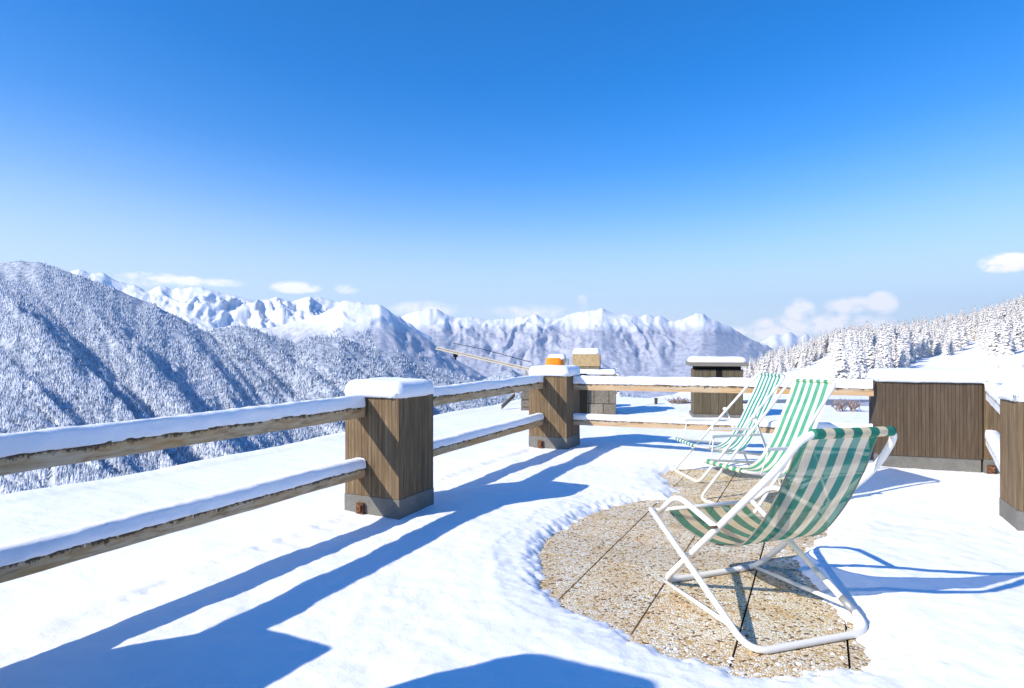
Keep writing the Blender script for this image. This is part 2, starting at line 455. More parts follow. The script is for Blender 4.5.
UB, UT, LB, LT = .882, .975, .383, .463
fen = empty('fence', ab(-.28, .25), 'long snow topped timber railing from the left picture edge to the corner post', 'fence')
posts = [PM, P0, P1, P2]
post(fen, PM, 1); post(fen, P0, 2)
post(fen, P1, 3, 'large weathered plank clad post with a rusty bracket at its foot')
post(fen, P2, 4, 'plank clad corner post where two railings meet')
for i in range(3):
    a = posts[i] - U*.39 + V*DEP; b = posts[i+1] - U*.39
    rail(fen, a, b, UB, UT, W_RAIL, .10, .092, 10+i)
    rail(fen, a, b, LB, LT, W_RAIL, .10, .075, 20+i)

fen2 = empty('fence', (2.5, 8.1, 0), 'two rail timber railing with yellowish sunlit rails behind the far deck chairs', 'fence')
ra, rb = Vector((.76, 8.92, 0)), Vector((4.21, 7.46, 0))
rail(fen2, ra, rb, .855, .945, W_RAIL2, .10, .10, 31, .885, .975)
rail(fen2, ra, rb, .372, .452, W_RAIL2, .10, .075, 32, .40, .48)

# plank clad parapet block right of the back railing
wallr = empty('parapet', (4.7, 7.4, 0), 'wide brown block of narrow vertical boards at the right end of the back railing', 'wall')
BL, BR = Vector((4.225, 7.38, 0)), Vector((5.19, 7.06, 0)); eb = (BR-BL).normalized(); nb = Vector((-eb.y, eb.x, 0)); LW = (BR-BL).length
clad_box('boarding', BR, LW, .5, .215, 1.075, W_WALL, wallr, .036, eb, nb, .003)
plain_box('concrete_base', BR, LW, .5, -.02, .212, CONC, wallr, eb, nb, grow=-.01)
snow_cap('snow_cap', (BL+BR)/2+nb*.25+Vector((0, 0, 1.075)), eb, nb, LW/2, .25, .12, wallr, .035, 5, .08)

fen3 = empty('fence', (4.6, 6.2, 0), 'short snow covered railing with two frosted rails at the right picture edge', 'fence')
PR = Vector((3.849, 4.868, 0)); eu3, ev3 = Vector((.915, -.40, 0)).normalized(), Vector((.40, .915, 0)).normalized()
post(fen3, PR+eu3*.55, 6, 'plank clad post with grey concrete foot cut off by the right picture edge', .55, .46, eu3, ev3, stub=False)
R2 = Vector((5.192, 7.01, 0))
post(fen3, R2+eb*.52, 7, 'plank clad post wedged beside the brown block', .52, .5, eb, nb, stub=.985)
a3 = PR + ev3*.46 + eu3*.07; b3 = R2 + eb*.05
W_FROST = m_wood('frosted_rail', [(.45, .40, .34), (.70, .70, .70), (.80, .81, .84), (.62, .58, .52)], .6)
rail(fen3, a3, b3, UB, UT, W_FROST, .10, .10, 41); rail(fen3, a3, b3, LB, LT, W_FROST, .10, .09, 42)

w2 = empty('parapet', (7.2, 8.3, 0), 'low dark brown wall, a thin strip under snow behind the right railing', 'wall')
c2 = D(1001, 377, 8.6); e2 = U
clad_box('boarding', Vector((c2.x, c2.y, 0))+e2*2.2, 2.2, .4, .2, 1.06, W_WALL, w2, .06)
plain_box('concrete_base', Vector((c2.x, c2.y, 0))+e2*2.2, 2.2, .4, -.02, .197, CONC, w2, grow=-.01)
snow_cap('snow_cap', Vector((c2.x, c2.y, 1.06))+e2*1.1+V*.2, U, V, 1.1, .2, .10, w2, .03, 8, .07)

# ------------------------------------------------------------------ terrace: paving, slab, snow sheet
def inpoly(x, y, poly):
    c = False; n = len(poly)
    for i in range(n):
        x1, y1 = poly[i]; x2, y2 = poly[(i+1) % n]
        if (y1 > y) != (y2 > y) and x < (x2-x1)*(y-y1)/(y2-y1)+x1: c = not c
    return c
pp = [(538,552),(545,583),(556,596),(567.5,604),(585,611),(609,621),(638,639),(652,643),(673,653),(696.5,651),(713,661),(730,663),(736,669),(760,671),(782,671),(805,667),(818,668),(840,665),(859,666),(866,655),(868,647),(853,631),(848,616),(833,605),(817.7,590),(800,570),(794,556),(812,545),(826,530),(822,505),(805,490),(790,478),(770,470),(745,466),(720,465),(700,468),(680,467.5),(663,472.5),(667,481),(678,489),(667,498),(634,500),(600,509),(567.5,524),(543,543)]
poly = [tuple(G(x, y, .02).xy) for x, y in pp]
PX = np.array([p[0] for p in poly]); PY = np.array([p[1] for p in poly])
def sd_poly(X, Y):
    """signed distance to the bare patch, negative inside"""
    d = np.full(X.shape, 1e9); ins = np.zeros(X.shape, bool); n = len(PX)
    for i in range(n):
        x1, y1, x2, y2 = PX[i], PY[i], PX[(i+1) % n], PY[(i+1) % n]
        ex, ey = x2-x1, y2-y1; L = ex*ex+ey*ey
        t = np.clip(((X-x1)*ex+(Y-y1)*ey)/L, 0, 1)
        d = np.minimum(d, np.hypot(X-x1-t*ex, Y-y1-t*ey))
        with np.errstate(divide='ignore', invalid='ignore'):
            c = ((y1 > Y) != (y2 > Y)) & (X < ex*(Y-y1)/(ey if ey else 1e-9)+x1)
        ins ^= c
    return np.where(ins, -d, d)
# vectorised value noise
_R = np.random.RandomState(3).rand(256, 256)
def vn(x, y):
    xi = np.floor(x).astype(int); yi = np.floor(y).astype(int); fx = x-xi; fy = y-yi
    fx = fx*fx*(3-2*fx); fy = fy*fy*(3-2*fy)
    a = _R[xi & 255, yi & 255]; b = _R[(xi+1) & 255, yi & 255]; c = _R[xi & 255, (yi+1) & 255]; d = _R[(xi+1) & 255, (yi+1) & 255]
    return (a*(1-fx)+b*fx)*(1-fy)+(c*(1-fx)+d*fx)*fy-.5
def vf(x, y, o=5, g=.5):
    s = 0; a = 1.0
    for k in range(o): s = s+a*vn(x*2**k+17.3*k, y*2**k+5.1*k); a *= g
    return s
def ridged(x, y, o=5, g=.5):
    s = 0; a = 1.0
    for k in range(o): s = s+a*(.5-np.abs(vn(x*2**k+7.3*k, y*2**k+3.1*k))*2); a *= g
    return s
def grid_faces(n, m):
    i, j = np.meshgrid(np.arange(n-1), np.arange(m-1), indexing='ij')
    k = (i*m+j).ravel(); return np.stack([k, k+m, k+m+1, k+1], 1)

A0, A1, B0, B1 = -3.735, 15.0, -9.0, 12.2
def axis(lo, hi, dlo, dhi, fine, coarse):
    v = [lo]
    while v[-1] < hi:
        x = v[-1]; out = max(0, dlo-x, x-dhi); v.append(x+min(coarse, fine+out*.035))
    v[-1] = hi; return np.array(v)
aa = axis(A0, A1, .5, 4.4, .017, .25); bb = axis(B0, B1, -4.4, 1.6, .017, .22)
AA, BB = np.meshgrid(aa, bb, indexing='ij')
SX = P1.x+U.x*AA+V.x*BB; SY = P1.y+U.y*AA+V.y*BB
Zs = SZ + .030*vf(SX*.7, SY*.7, 2) + .014*vf(SX*2.6+9, SY*2.6, 3) + .006*vf(SX*12, SY*12, 3)
# drip line under the rails, a lip of snow along the roof edge, drifts round the posts
Zs += -.026*np.exp(-((AA+.43+.03*vf(SX*4, SY*4, 2))/.035)**2)*np.clip(.3+2*vf(SX*11, SY*11, 2), 0, 1.2) + .012*np.exp(-((AA+.52)/.09)**2)
Zs += .05*np.exp(-((AA-A0-.12)/.09)**2) - .05*np.exp(-((AA-A0)/.05)**2)
sd = sd_poly(SX, SY) + .04*vf(SX*6, SY*6, 3) + .05*vf(SX*22+3, SY*22, 4, .6)
tt = np.clip(sd/.11, 0, 1); prof = tt**.8*(.50+.50*np.clip(sd/.34, 0, 1))+.13*vf(SX*34, SY*34, 3, .6)*(tt < 1)*(tt > 0)*tt
Zs = np.where(sd > .30, Zs, Zs*np.clip(prof, 0, 1) - .010*(1-np.clip(tt*5, 0, 1)))
# loose crumbs of snow left in the bare patch
Vg = np.stack([SX, SY, Zs], -1).reshape(-1, 3); Fg = grid_faces(len(aa), len(bb))
keep = (sd.ravel()[Fg] > -.02).any(1)
Fg = Fg[keep]
# thick rim down the roof edge
rim = []
used = np.unique(Fg); mp_ = -np.ones(len(Vg), int); mp_[used] = np.arange(len(used)); Vg = Vg[used]; Fg = mp_[Fg]
snow = np_mesh('snow_ground', Vg, Fg, SNOW, smooth=True); tag(snow, kind='structure')
mb = MB()
for (s_, e_) in (((A0, B0), (A0, B1)), ((A0, B1), (A1, B1))):
    p, q = ab(*s_), ab(*e_); n = int((q-p).length/.2); nn = (q-p).normalized()
    for i in range(n):
        x, y = p+(q-p)*i/n, p+(q-p)*(i+1)/n
        mb.quad([x+Vector((0,0,.055)), x+Vector((0,0,-.08)), y+Vector((0,0,-.08)), y+Vector((0,0,.055))])
tag(mb.build('snow_edge', SNOW), kind='structure')

# crumbs of snow scattered along the melting edge
rc = random.Random(31); cv_, cf_ = [], []
while len(cv_) < 90*7:
    i = rc.randrange(len(poly)); a_, b_ = poly[i], poly[(i+1) % len(poly)]; k = rc.random()
    x = a_[0]+(b_[0]-a_[0])*k+rc.gauss(0, .07); y = a_[1]+(b_[1]-a_[1])*k+rc.gauss(0, .07)
    if not inpoly(x, y, poly): continue
    rr_ = rc.uniform(.004, .013); b0 = len(cv_)
    for j in range(6): cv_.append(Vector((x+rr_*rc.uniform(.7, 1.4)*math.cos(j*1.047), y+rr_*rc.uniform(.7, 1.4)*math.sin(j*1.047), 0)))
    cv_.append(Vector((x, y, rr_*.8)))
    for j in range(6): cf_.append((b0+j, b0+(j+1) % 6, b0+6))
tag(mesh_obj('snow_crumbs', cv_, cf_, SNOW, None, None, None, True), 'loose crumbs of snow at the edge of the bare gravel paving', 'snow', kind='stuff')
# slabs
mb = MB(); Cpt = G(753, 584); pitch = .5
a_c = (Cpt-P1).dot(U); b_c = (G(575, 585)-P1).dot(V)
for i in range(-6, 8):
    for j in range(-10, 14):
        x0 = a_c+i*pitch; y0 = b_c+j*pitch
        cen = ab(x0+.25, y0+.25)
        if sd_poly(np.array([cen.x]), np.array([cen.y]))[0] > .75: continue
        q = ab(x0+.0055, y0+.002, -.05)
        mb.obox(q, U*(pitch-.011), V*(pitch-.004), Vector((0, 0, .05+random.uniform(-.0015, .0015))))
pv_ = mb.build('paving', PAVE, bevel=.003); tag(pv_, kind='structure')
mb = MB(); q = ab(A0, B0, -.45); mb.obox(q, U*(A1-A0), V*(B1-B0), Vector((0, 0, .435)))
tag(mb.build('terrace', BED), kind='structure')
bld = empty('building', ab(4, 2, -14), 'apartment building below the snowy roof terrace', 'building')
mb = MB(); q = ab(A0+.3, B0+.3, -14); mb.obox(q, U*(A1-A0-.6), V*(B1-B0-.6), Vector((0, 0, 13.54)))
mb.build('wall', m_flat('render_wall', (.6, .56, .5), .9, .1, sc=2), bld)

# ------------------------------------------------------------------ deck chairs
def cloth(name, prof, p_of, l0, l1, mat, parent, nw=24, sag=.0, seed=0):
    """prof: list of (s,z); p_of(s,lat,z)->world"""
    P = [Vector((s, z, 0)) for s, z in prof]; Q = []
    for i in range(len(P)-1):
        p0 = P[max(0, i-1)]; p1 = P[i]; p2 = P[i+1]; p3 = P[min(len(P)-1, i+2)]
        for k in range(5):
            t = k/5; Q.append(.5*((2*p1)+(-p0+p2)*t+(2*p0-5*p1+4*p2-p3)*t*t+(-p0+3*p1-3*p2+p3)*t**3))
    Q.append(P[-1]); v = []; f = []; uv = []; n = len(Q)
    for i, q in enumerate(Q):
        k = i/(n-1)
        for j in range(nw+1):
            w = j/nw; lat = l0+(l1-l0)*w
            dz = -sag*math.sin(math.pi*w)*math.sin(math.pi*k) + .004*fb(w*3+seed, k*6)
            pinch = .02*math.sin(math.pi*k)*(1 if w < .5 else -1)*abs(2*w-1)
            v.append(p_of(q.x, lat+pinch, q.y+dz))
    for i in range(n-1):
        for j in range(nw):
            f.append((i*(nw+1)+j, i*(nw+1)+j+1, (i+1)*(nw+1)+j+1, (i+1)*(nw+1)+j))
            for (a, b) in ((i, j), (i, j+1), (i+1, j+1), (i+1, j)): uv.append((b/nw, a/(n-1)*2.2))
    o = mesh_obj(name, v, f, mat, parent, uv, None, True)
    return o, [v[i*(nw+1)] for i in range(n)], [v[i*(nw+1)+nw] for i in range(n)]

# near chair -----------------------------------------------------
OA = Vector((.94, 3.983, 0)); dN = Vector((.93282, .36035, 0)); rN = Vector((.36035, -.93282, 0)); WN = .735
def pn(s, lat, z): return OA + rN*s + dN*lat + Vector((0, 0, z))
ch = empty('deck_chair', tuple(pn(.45, .3, 0)), 'nearest deck chair, seen from behind, with grimy see-through green and cream striped fabric', 'deck chair', 'striped deck chairs')
R = .0185
bar_top = [pn(1.11, 0, 1.078), pn(1.02, WN, 1.048)]
loop1 = [pn(0, 0, R), pn(.98, 0, .915), bar_top[0], bar_top[1], pn(.89, WN, .835), pn(0, WN, R)]
tube('back_frame', fillet(loop1, .11, closed=True), R, PAINT, ch, closed=True, seg=14)
rearA, rearB = pn(.935, -.15, R), pn(.973, .606, R)
tipA, tipB = pn(-.05, -.055, .46), pn(-.02, .70, .46)
tube('leg_frame', fillet([tipA, rearA, rearB, tipB], .12), R*.95, PAINT, ch, seg=14)
tube('seat_bar', [tipA-dN*.0+Vector((0,0,-.012)), tipB+Vector((0,0,-.012))], .013, PAINT, ch)
for side, lat in ((0, 0.0), (1, WN)):
    lo = pn(-.03, lat, .446); pk = pn(.135, lat, .59); pv0 = pn(.53, lat-.026 if side == 0 else lat+.026, .50)
    low2 = lo
    tube('arm_rest', fillet([lo, pk + (Vector((0,0,0))), pv0], .12), R*.92, PAINT, ch, seg=14)
    b = tube('pivot_bolt', [pv0-dN*(.03 if side == 0 else -.03), pv0+dN*(.045 if side == 0 else -.045)], .0085, BOLT, ch, seg=10)
# floor brace from the front bar to the legs
def onleg(A_, B_, z): t = (z-A_.z)/(B_.z-A_.z); return A_+(B_-A_)*t
tube('brace', [pn(0, .01, R), onleg(tipA, rearA, .085)], .0125, PAINT, ch)
tube('brace', [pn(0, WN-.03, R), onleg(tipB, rearB, .085)], .0125, PAINT, ch)
for q, dd in ((pn(.0, WN-.10, R), dN), (onleg(tipB, rearB, .09), (rearB-tipB).normalized())):
    tube('clamp', [q-dd*.05, q+dd*.05], R*1.18, STEELC, ch, seg=12)
prof = [(-.035, .447), (-.016, .425), (.088, .378), (.186, .356), (.29, .349), (.414, .356), (.53, .380), (.625, .43), (.723, .532), (.836, .685), (.93, .84), (1.0, .985), (1.05, 1.062)]
cl, eL, eR = cloth('fabric', prof, lambda s, l, z: pn(s - (.07*(l/.735)*max(0, (z-.4)/.65)), l, z), .07, .667, FAB_NEAR, ch, 30)
tube('hem', eL, .0045, HEM, cl, seg=6); tube('hem', eR, .0045, HEM, cl, seg=6)
t0, t1 = bar_top; du = (t1-t0)
N_ = 40; pts = [t0+du*(.085+.83*i/N_) for i in range(N_+1)]
tube('fabric_sleeve', pts, R+.0065, FAB_ROLL, ch, seg=16, uvu=[i/N_ for i in range(N_+1)])

# far chairs -----------------------------------------------------
def far_chair(FL, FR, TA, TB, label, fab, stripes_sleeve):
    """FL/FR floor bar ends, TA/TB top ends (left/right)"""
    FL, FR, TA, TB = map(Vector, (FL, FR, TA, TB))
    base_c = (FL+FR)/2; r = ((TA+TB)/2-(FL+FR)/2); r.z = 0; S1 = r.length
    def pt(s, lat, z):     # s in metres at S1=1.07 of the design
        k = s/1.07; zz = Vector((0, 0, z))
        fl = FL+(FR-FL)*lat; tp = TA+(TB-TA)*lat
        q = fl.lerp(Vector((tp.x, tp.y, 0)), k); q.z = 0; return q+zz
    e = empty('deck_chair', tuple(pt(.5, .5, 0)), label, 'deck chair', 'striped deck chairs')
    R = .0145; zt = 1.13
    tube('back_frame', fillet([pt(0, 0, R), pt(1.04, 0, TA.z), pt(1.04, 1, TB.z), pt(0, 1, R)], .085, closed=True), R, PAINT, e, closed=True, seg=10)
    # seat frame: rounded front, sides falling to the rear leg
    tube('seat_frame', fillet([pt(.80, .04, .285), pt(-.02, .04, .395), pt(-.02, .96, .395), pt(.80, .96, .285)], .15), R*.9, PAINT, e)
    tube('rear_leg_frame', fillet([pt(.64, -.03, .715), pt(.945, -.03, R), pt(.945, 1.03, R), pt(.64, 1.03, .715)], .07), R*.85, PAINT, e)
    for lat in (-.045, 1.045):
        mbx = MB(); p, q = pt(.14, lat, .592), pt(.70, lat, .577); t = (q-p).normalized(); s_ = t.cross(Vector((0,0,1)))
        mbx.obox(p-s_*.018-Vector((0,0,.012)), t*(q-p).length, s_*.036, Vector((0,0,.024)))
        mbx.build('arm_rest', PAINT2, e, bevel=.009)
        tube('arm_strut', [pt(.17, lat, .585), pt(.115, lat*.9+.05, .375)], .006, PAINT, e, seg=8)
        tube('knob', [pt(.64, lat-.03, .715), pt(.64, lat+.03, .715)], .022, PAINT2, e, seg=10)
    prof = [(-.02, .40), (.08, .372), (.2, .335), (.34, .30), (.47, .295), (.57, .34), (.66, .43), (.76, .58), (.86, .77), (.95, .94), (1.035, zt)]
    k = (TA.z+TB.z)/2/zt
    c, l_, r_ = cloth('fabric', [(s, z if z < .45 else .45+(z-.45)*(((TA.z+TB.z)/2-.45)/(zt-.45))) for s, z in prof], pt, .09, .92, fab, e, 26)
    pts = [pt(-.02, .15+.7*i/20, .395) for i in range(21)]
    tube('front_sleeve', pts, R+.006, fab, c, seg=12, uvu=[i/20 for i in range(21)])
    pts = [pt(1.04, .09+.83*i/20, TA.z+(TB.z-TA.z)*(.09+.83*i/20)) for i in range(21)]
    tube('top_sleeve', pts, R+.004, fab, c, seg=12, uvu=[i/20 for i in range(21)])
    return e
far_chair((1.796, 6.115, 0), (2.03, 5.43, 0), (2.90, 6.60, 1.115), (2.99, 5.85, 1.145),
          'middle deck chair facing left, with arm rests and wide faded green and yellowish stripes', FAB_A, None)
far_chair((1.898, 7.50, 0), (1.989, 6.81, 0), (2.965, 7.63, 1.135), (2.99, 6.93, 1.14),
          'farthest deck chair facing left, with arm rests and narrow bright green and white stripes', FAB_B, None)

# ------------------------------------------------------------------ chimneys on the roof beyond the railings
ch1 = empty('chimney', G(718, 417, SZ), 'square dark timber clad chimney with black slots under a flat snow covered lid', 'chimney')
cr = G(743, 418, SZ); cr.z = 0; ee = Vector((.985, -.17, 0)).normalized(); nn = Vector((-ee.y, ee.x, 0))
lw = .90; ld = .62
zt_ = D(740, 370, cr.y).z
clad_box('body', cr, lw, ld, .13, zt_, W_DARK, ch1, .15, ee, nn, .006)
plain_box('plinth', cr, lw, ld, -.02, .128, CONC, ch1, ee, nn, grow=.03)
plain_box('louvre', cr-ee*.03+nn*.03, lw-.06, ld-.06, zt_-.002, zt_+.07, DARK, ch1, ee, nn, bevel=0)
mb = MB(); q = cr-ee*(lw*.55)-nn*.008; q.z = zt_-.20; mb.obox(q, ee*.11, nn*.01, Vector((0,0,.2)))
mb.build('slot', DARK, ch1)
plain_box('lid', cr, lw, ld, zt_+.072, zt_+.145, LIDM, ch1, ee, nn, grow=.09)
snow_cap('snow_cap', cr-ee*lw/2+nn*ld/2+Vector((0,0,zt_+.145)), ee, nn, lw/2+.09, ld/2+.09, .10, ch1, -.02, 9, .09)

def stone_stack(mb, c, lu, lv, z0, z1, rows, cols, eu=ee, ev=nn, jit=.012):
    h = (z1-z0)/rows
    for r_ in range(rows):
        off = .35 if r_ % 2 else 0
        cuts = [0]+sorted([min(.95, max(.05, (k+off+random.uniform(-.12, .12))/cols)) for k in range(1, cols)])+[1]
        for k in range(cols):
            w0, w1 = cuts[k]*lu, cuts[k+1]*lu
            if w1-w0 < .03: continue
            jj = random.uniform(-jit, jit)
            q = Vector((c.x, c.y, 0))-eu*(lu-w0-.006)+ev*(-.0+jj); q.z = z0+r_*h+.006
            mb.obox(q, eu*(w1-w0-.012), ev*(lv-.0), Vector((0,0,h-.012)))
ch2 = empty('chimney', G(597, 414, SZ), 'stepped stone block chimney with a tan upper block just right of the corner post', 'chimney')
c_ = G(616, 414.5, SZ); Yc = c_.y
def zz_at(y): return D(600, y, Yc).z
def xw(px): return (px/F*Yc)
mb = MB(); stone_stack(mb, c_, xw(39), .75, -.02, zz_at(374), 3, 3); o = mb.build('base_blocks', STONE2, ch2, bevel=.015)
snow_cap('snow', c_-ee*xw(39)/2+nn*.375+Vector((0,0,zz_at(374)-SZ)), ee, nn, xw(19.5), .37, .09, o, .01, 11, .07)
cu = c_-ee*xw(16)+nn*.05
mb = MB(); stone_stack(mb, cu, xw(22), .55, zz_at(374), zz_at(367), 1, 2); o = mb.build('middle_block', STONE2, ch2, bevel=.015)
mb = MB(); stone_stack(mb, cu, xw(28), .55, zz_at(367.0), zz_at(354), 1, 1); o = mb.build('upper_block', STONE, ch2, bevel=.015)
snow_cap('snow', cu-ee*xw(14)+nn*.275+Vector((0,0,zz_at(354)-SZ)), ee, nn, xw(14), .27, .11, o, .0, 12, .08)
mb = MB(); q = c_-ee*xw(40)-nn*.06; q.z = -.02; mb.obox(q, ee*.22, nn*.3, Vector((0,0,.9))); mb.build('dark_flue', DARK, ch2)

ch3 = empty('chimney', G(545, 411, SZ), 'chimney with a round orange cowl peeking over the snow of the corner post', 'chimney')
c_ = G(573, 411, SZ); Yc = c_.y
mb = MB(); stone_stack(mb, c_, xw(53), .8, -.02, zz_at(393), 3, 6); o = mb.build('base_blocks', STONE2, ch3, bevel=.02)
mb = MB(); cu = c_-ee*xw(4)+nn*.15; stone_stack(mb, cu, xw(20), .4, zz_at(393), zz_at(368.5), 2, 2); mb.build('shaft', STONE, ch3, bevel=.01)
cc = Vector((cu.x, cu.y, 0))-ee*xw(12.5)
# cowl: a rounded drum lying across
v = []; fcs = []; n_ = 20; m_ = 9; hw = xw(9.5)
z0c, z1c = zz_at(369), zz_at(358)
mb = MB(); 
ring = []
for k in range(n_):
    a = 2*math.pi*k/n_; ring.append((math.copysign(abs(math.cos(a))**.55, math.cos(a)), math.copysign(abs(math.sin(a))**.55, math.sin(a))))
for i in range(m_):
    t = i/(m_-1); w = hw*(1-.10*abs(2*t-1)**3)
    for x, y in ring: v.append(cc - ee*xw(3)*1 + nn*.2 + ee*(x*w) + nn*(y*.22) + Vector((0, 0, z0c+(z1c-z0c)*t)))
for i in range(m_-1):
    for k in range(n_): fcs.append((i*n_+k, i*n_+(k+1) % n_, (i+1)*n_+(k+1) % n_, (i+1)*n_+k))
fcs.append(tuple(range(n_-1, -1, -1))); fcs.append(tuple((m_-1)*n_+k for k in range(n_)))
ow = mesh_obj('cowl', v, fcs, ORANGE, ch3, None, None, True)
plain_box('side_plate', cc+ee*xw(10.5)+nn*.06, xw(7), .3, z0c, z1c-.03, STEELC, ch3, ee, nn)
snow_cap('snow', cc-ee*xw(1)+nn*.2+Vector((0,0,z1c-.02)), ee, nn, xw(9), .2, .09, ow, .0, 14, .08)

# board clad box added unseen left of the camera to cast the foreground shadow
shadow_caster = empty('chimney', (-2.05, 1.35, 0), 'unseen board clad box added outside the left picture edge to shade the foreground', 'chimney')
cv = Vector((-1.70, 1.05, 0))
clad_box('body', cv, .60, .68, .2, 1.42, W_DARK, shadow_caster, .11)
plain_box('plinth', cv, .60, .68, -.02, .197, CONC, shadow_caster, grow=.02)
snow_cap('snow_cap', cv-U*.30+V*.34+Vector((0,0,1.42)), U, V, .30, .34, .17, shadow_caster, .04, 15, .13)

# loose board leaning on the roof edge
lb = MB(); p, q = G(501, 409, SZ), D(514, 397, 14.2); t = (q-p); s_ = t.cross(Vector((0,0,1))).normalized()
lb.obox(p, t, s_*.03, Vector((0,0,.09)))
tag(lb.build('board', LIDM), 'short grey board leaning in the snow at the roof edge left of the corner post', 'board')

# ------------------------------------------------------------------ crane below the roof edge
YC = 55.0
cr0, cr1 = D(436, 349, YC+6), D(529, 370.5, YC)
cran = empty('crane', (cr1.x, cr1.y, cr1.z-22), 'slim beige crane boom with a dark trolley, rising above the left railing', 'crane')
t = (cr1-cr0); L = t.length; t.normalize(); up = Vector((0, 0, 1)); up = (up-t*up.dot(t)).normalized(); sd_ = t.cross(up)
mb = MB(); hb = .20; wb = .16; n = 26
def bar(mb, a, b, w):
    d = (b-a); s = d.cross(Vector((.3, .2, 1))).normalized()*w; u_ = d.cross(s).normalized()*w
    mb.obox(a-s/2-u_/2, d, s, u_, pv=.5)
for s_ in (-1, 1): bar(mb, cr0+sd_*s_*wb/2, cr1+sd_*s_*wb/2, .07)
bar(mb, cr0+up*hb, cr1+up*hb, .06)
for i in range(n):
    a = cr0+t*(L*i/n); b = cr0+t*(L*(i+1)/n); m = (a+b)/2+up*hb
    for s_ in (-1, 1): bar(mb, a+sd_*s_*wb/2, m, .035); bar(mb, m, b+sd_*s_*wb/2, .035)
    bar(mb, a+sd_*wb/2, a-sd_*wb/2, .04)
jb = mb.build('boom', CRANEM, cran)
mb = MB()
for s_ in (-1, 1):
    for s2 in (-1, 1): bar(mb, cr1+Vector((s_*.3, s2*.3, 0)), cr1+Vector((s_*.3, s2*.3, -22)), .09)
for i in range(18):
    z0_ = -i*1.2
    for s_ in (-1, 1):
        bar(mb, cr1+Vector((.3*s_, -.3, z0_)), cr1+Vector((-.3*s_, -.3, z0_-1.2)), .05)
        bar(mb, cr1+Vector((-.3, .3*s_, z0_)), cr1+Vector((-.3, -.3*s_, z0_-1.2)), .05)
mb.build('mast', CRANEM, cran)
mb = MB(); q = D(455.5, 355.5, YC+5); mb.obox(q-Vector((.2, .2, .15)), (.4, 0, 0), (0, .4, 0), (0, 0, .42)); mb.obox(q-Vector((.08, .1, .4)), (.16, 0, 0), (0, .2, 0), (0, 0, .3))
mb.build('trolley', DARK, cran, bevel=.06)
tube('cable', [cr0+up*.9+t*2, cr0+up*.95+t*(L*.5), cr1+up*.75], .03, DARK, cran, seg=5)

# ------------------------------------------------------------------ distant terrain
def interp(pts, x):
    xs = [p[0] for p in pts]; ys = [p[1] for p in pts]; return np.interp(x, xs, ys)
def ridge(name, crest, base, dc, db, mat, px0=-420, px1=1450, nx=500, nt=110, amp=0, freq=(9, 2.2), skew=1.0, seed=0, crestn=1.2, p=1.0, back=True, fine=.25, tri=False):
    """mountain side as real ground: rises from distance db to a crest at distance dc"""
    px = np.linspace(px0, px1, nx); t = np.linspace(0, 1, nt)
    PXg, T = np.meshgrid(px, t, indexing='ij')
    yc = interp(crest, px)
    jag = crestn*vf(px/14+seed*3.1, px*0+seed, 5, .6)*1.6
    yb = interp(base, px); dcx = interp(dc, px) if hasattr(dc, '__len__') else np.full(nx, dc)
    Y = db*(dcx[:, None]/db)**T
    yy = yb[:, None]+(yc-yb)[:, None]*T**p - jag[:, None]*np.clip((T-.86)/.14, 0, 1)**2
    ang = (PXg-512)/F
    X = ang*Y; Z = H-(yy-343)*Y/F
    # spurs and gullies running down the face
    a1 = ang*freq[0]-skew*(1-T)*freq[0]*.35; b1 = T*freq[1]
    w = vf(a1*.8+seed, b1*1.3, 3)*.55
    g = ridged(a1+w+seed*1.7, b1+seed, 4, .5)
    g = (g-.35)+fine*vf(ang*freq[0]*9+seed, T*freq[1]*9, 4, .55)
    env = np.clip(1-T, 0, 1)**.45*np.clip(T*5, 0, 1)
    if tri:      # facetted alpine faces: two families of ribs leaning against each other
        aa_ = ang*freq[0]; wob = 1.1*vf(aa_*.6+seed, T*2.6+seed, 4, .6)
        g1 = ridged(aa_+wob+(1-T)*freq[0]*.20+seed, T*1.6+seed, 6, .55)
        g2 = ridged(aa_*1.13+wob-(1-T)*freq[0]*.17+seed*2.3, T*1.6+seed*.3, 6, .55)
        g = np.maximum(g1, g2)-.5+fine*vf(ang*freq[0]*7+seed, T*7, 5, .6)
        env = np.clip((1-T)*9, 0, 1)**.8*np.clip(T*1.3-.15, 0, 1)**1.2*np.clip(.75+1.3*vf(aa_*.35+seed*5, T*1.3+seed, 2), .2, 1.5)
    Z = Z + amp*g*env*(Y/dcx[:, None])
    Y2 = Y; X2 = X
    Pn = np.stack([X2, Y2, Z], -1)
    if back:
        b1_ = Pn[:, -1, :].copy(); b1_[:, 0] *= 1.05; b1_[:, 1] *= 1.05; b1_[:, 2] -= dcx*.03
        b2_ = Pn[:, -1, :].copy(); b2_[:, 0] *= 1.25; b2_[:, 1] *= 1.25; b2_[:, 2] -= dcx*.16
        Pn = np.concatenate([Pn, b1_[:, None], b2_[:, None]], 1)
    n, m = Pn.shape[:2]
    o = np_mesh(name, Pn.reshape(-1, 3), grid_faces(n, m), mat, smooth=True); tag(o, kind='structure')
    return px, t, Pn[:, :nt]

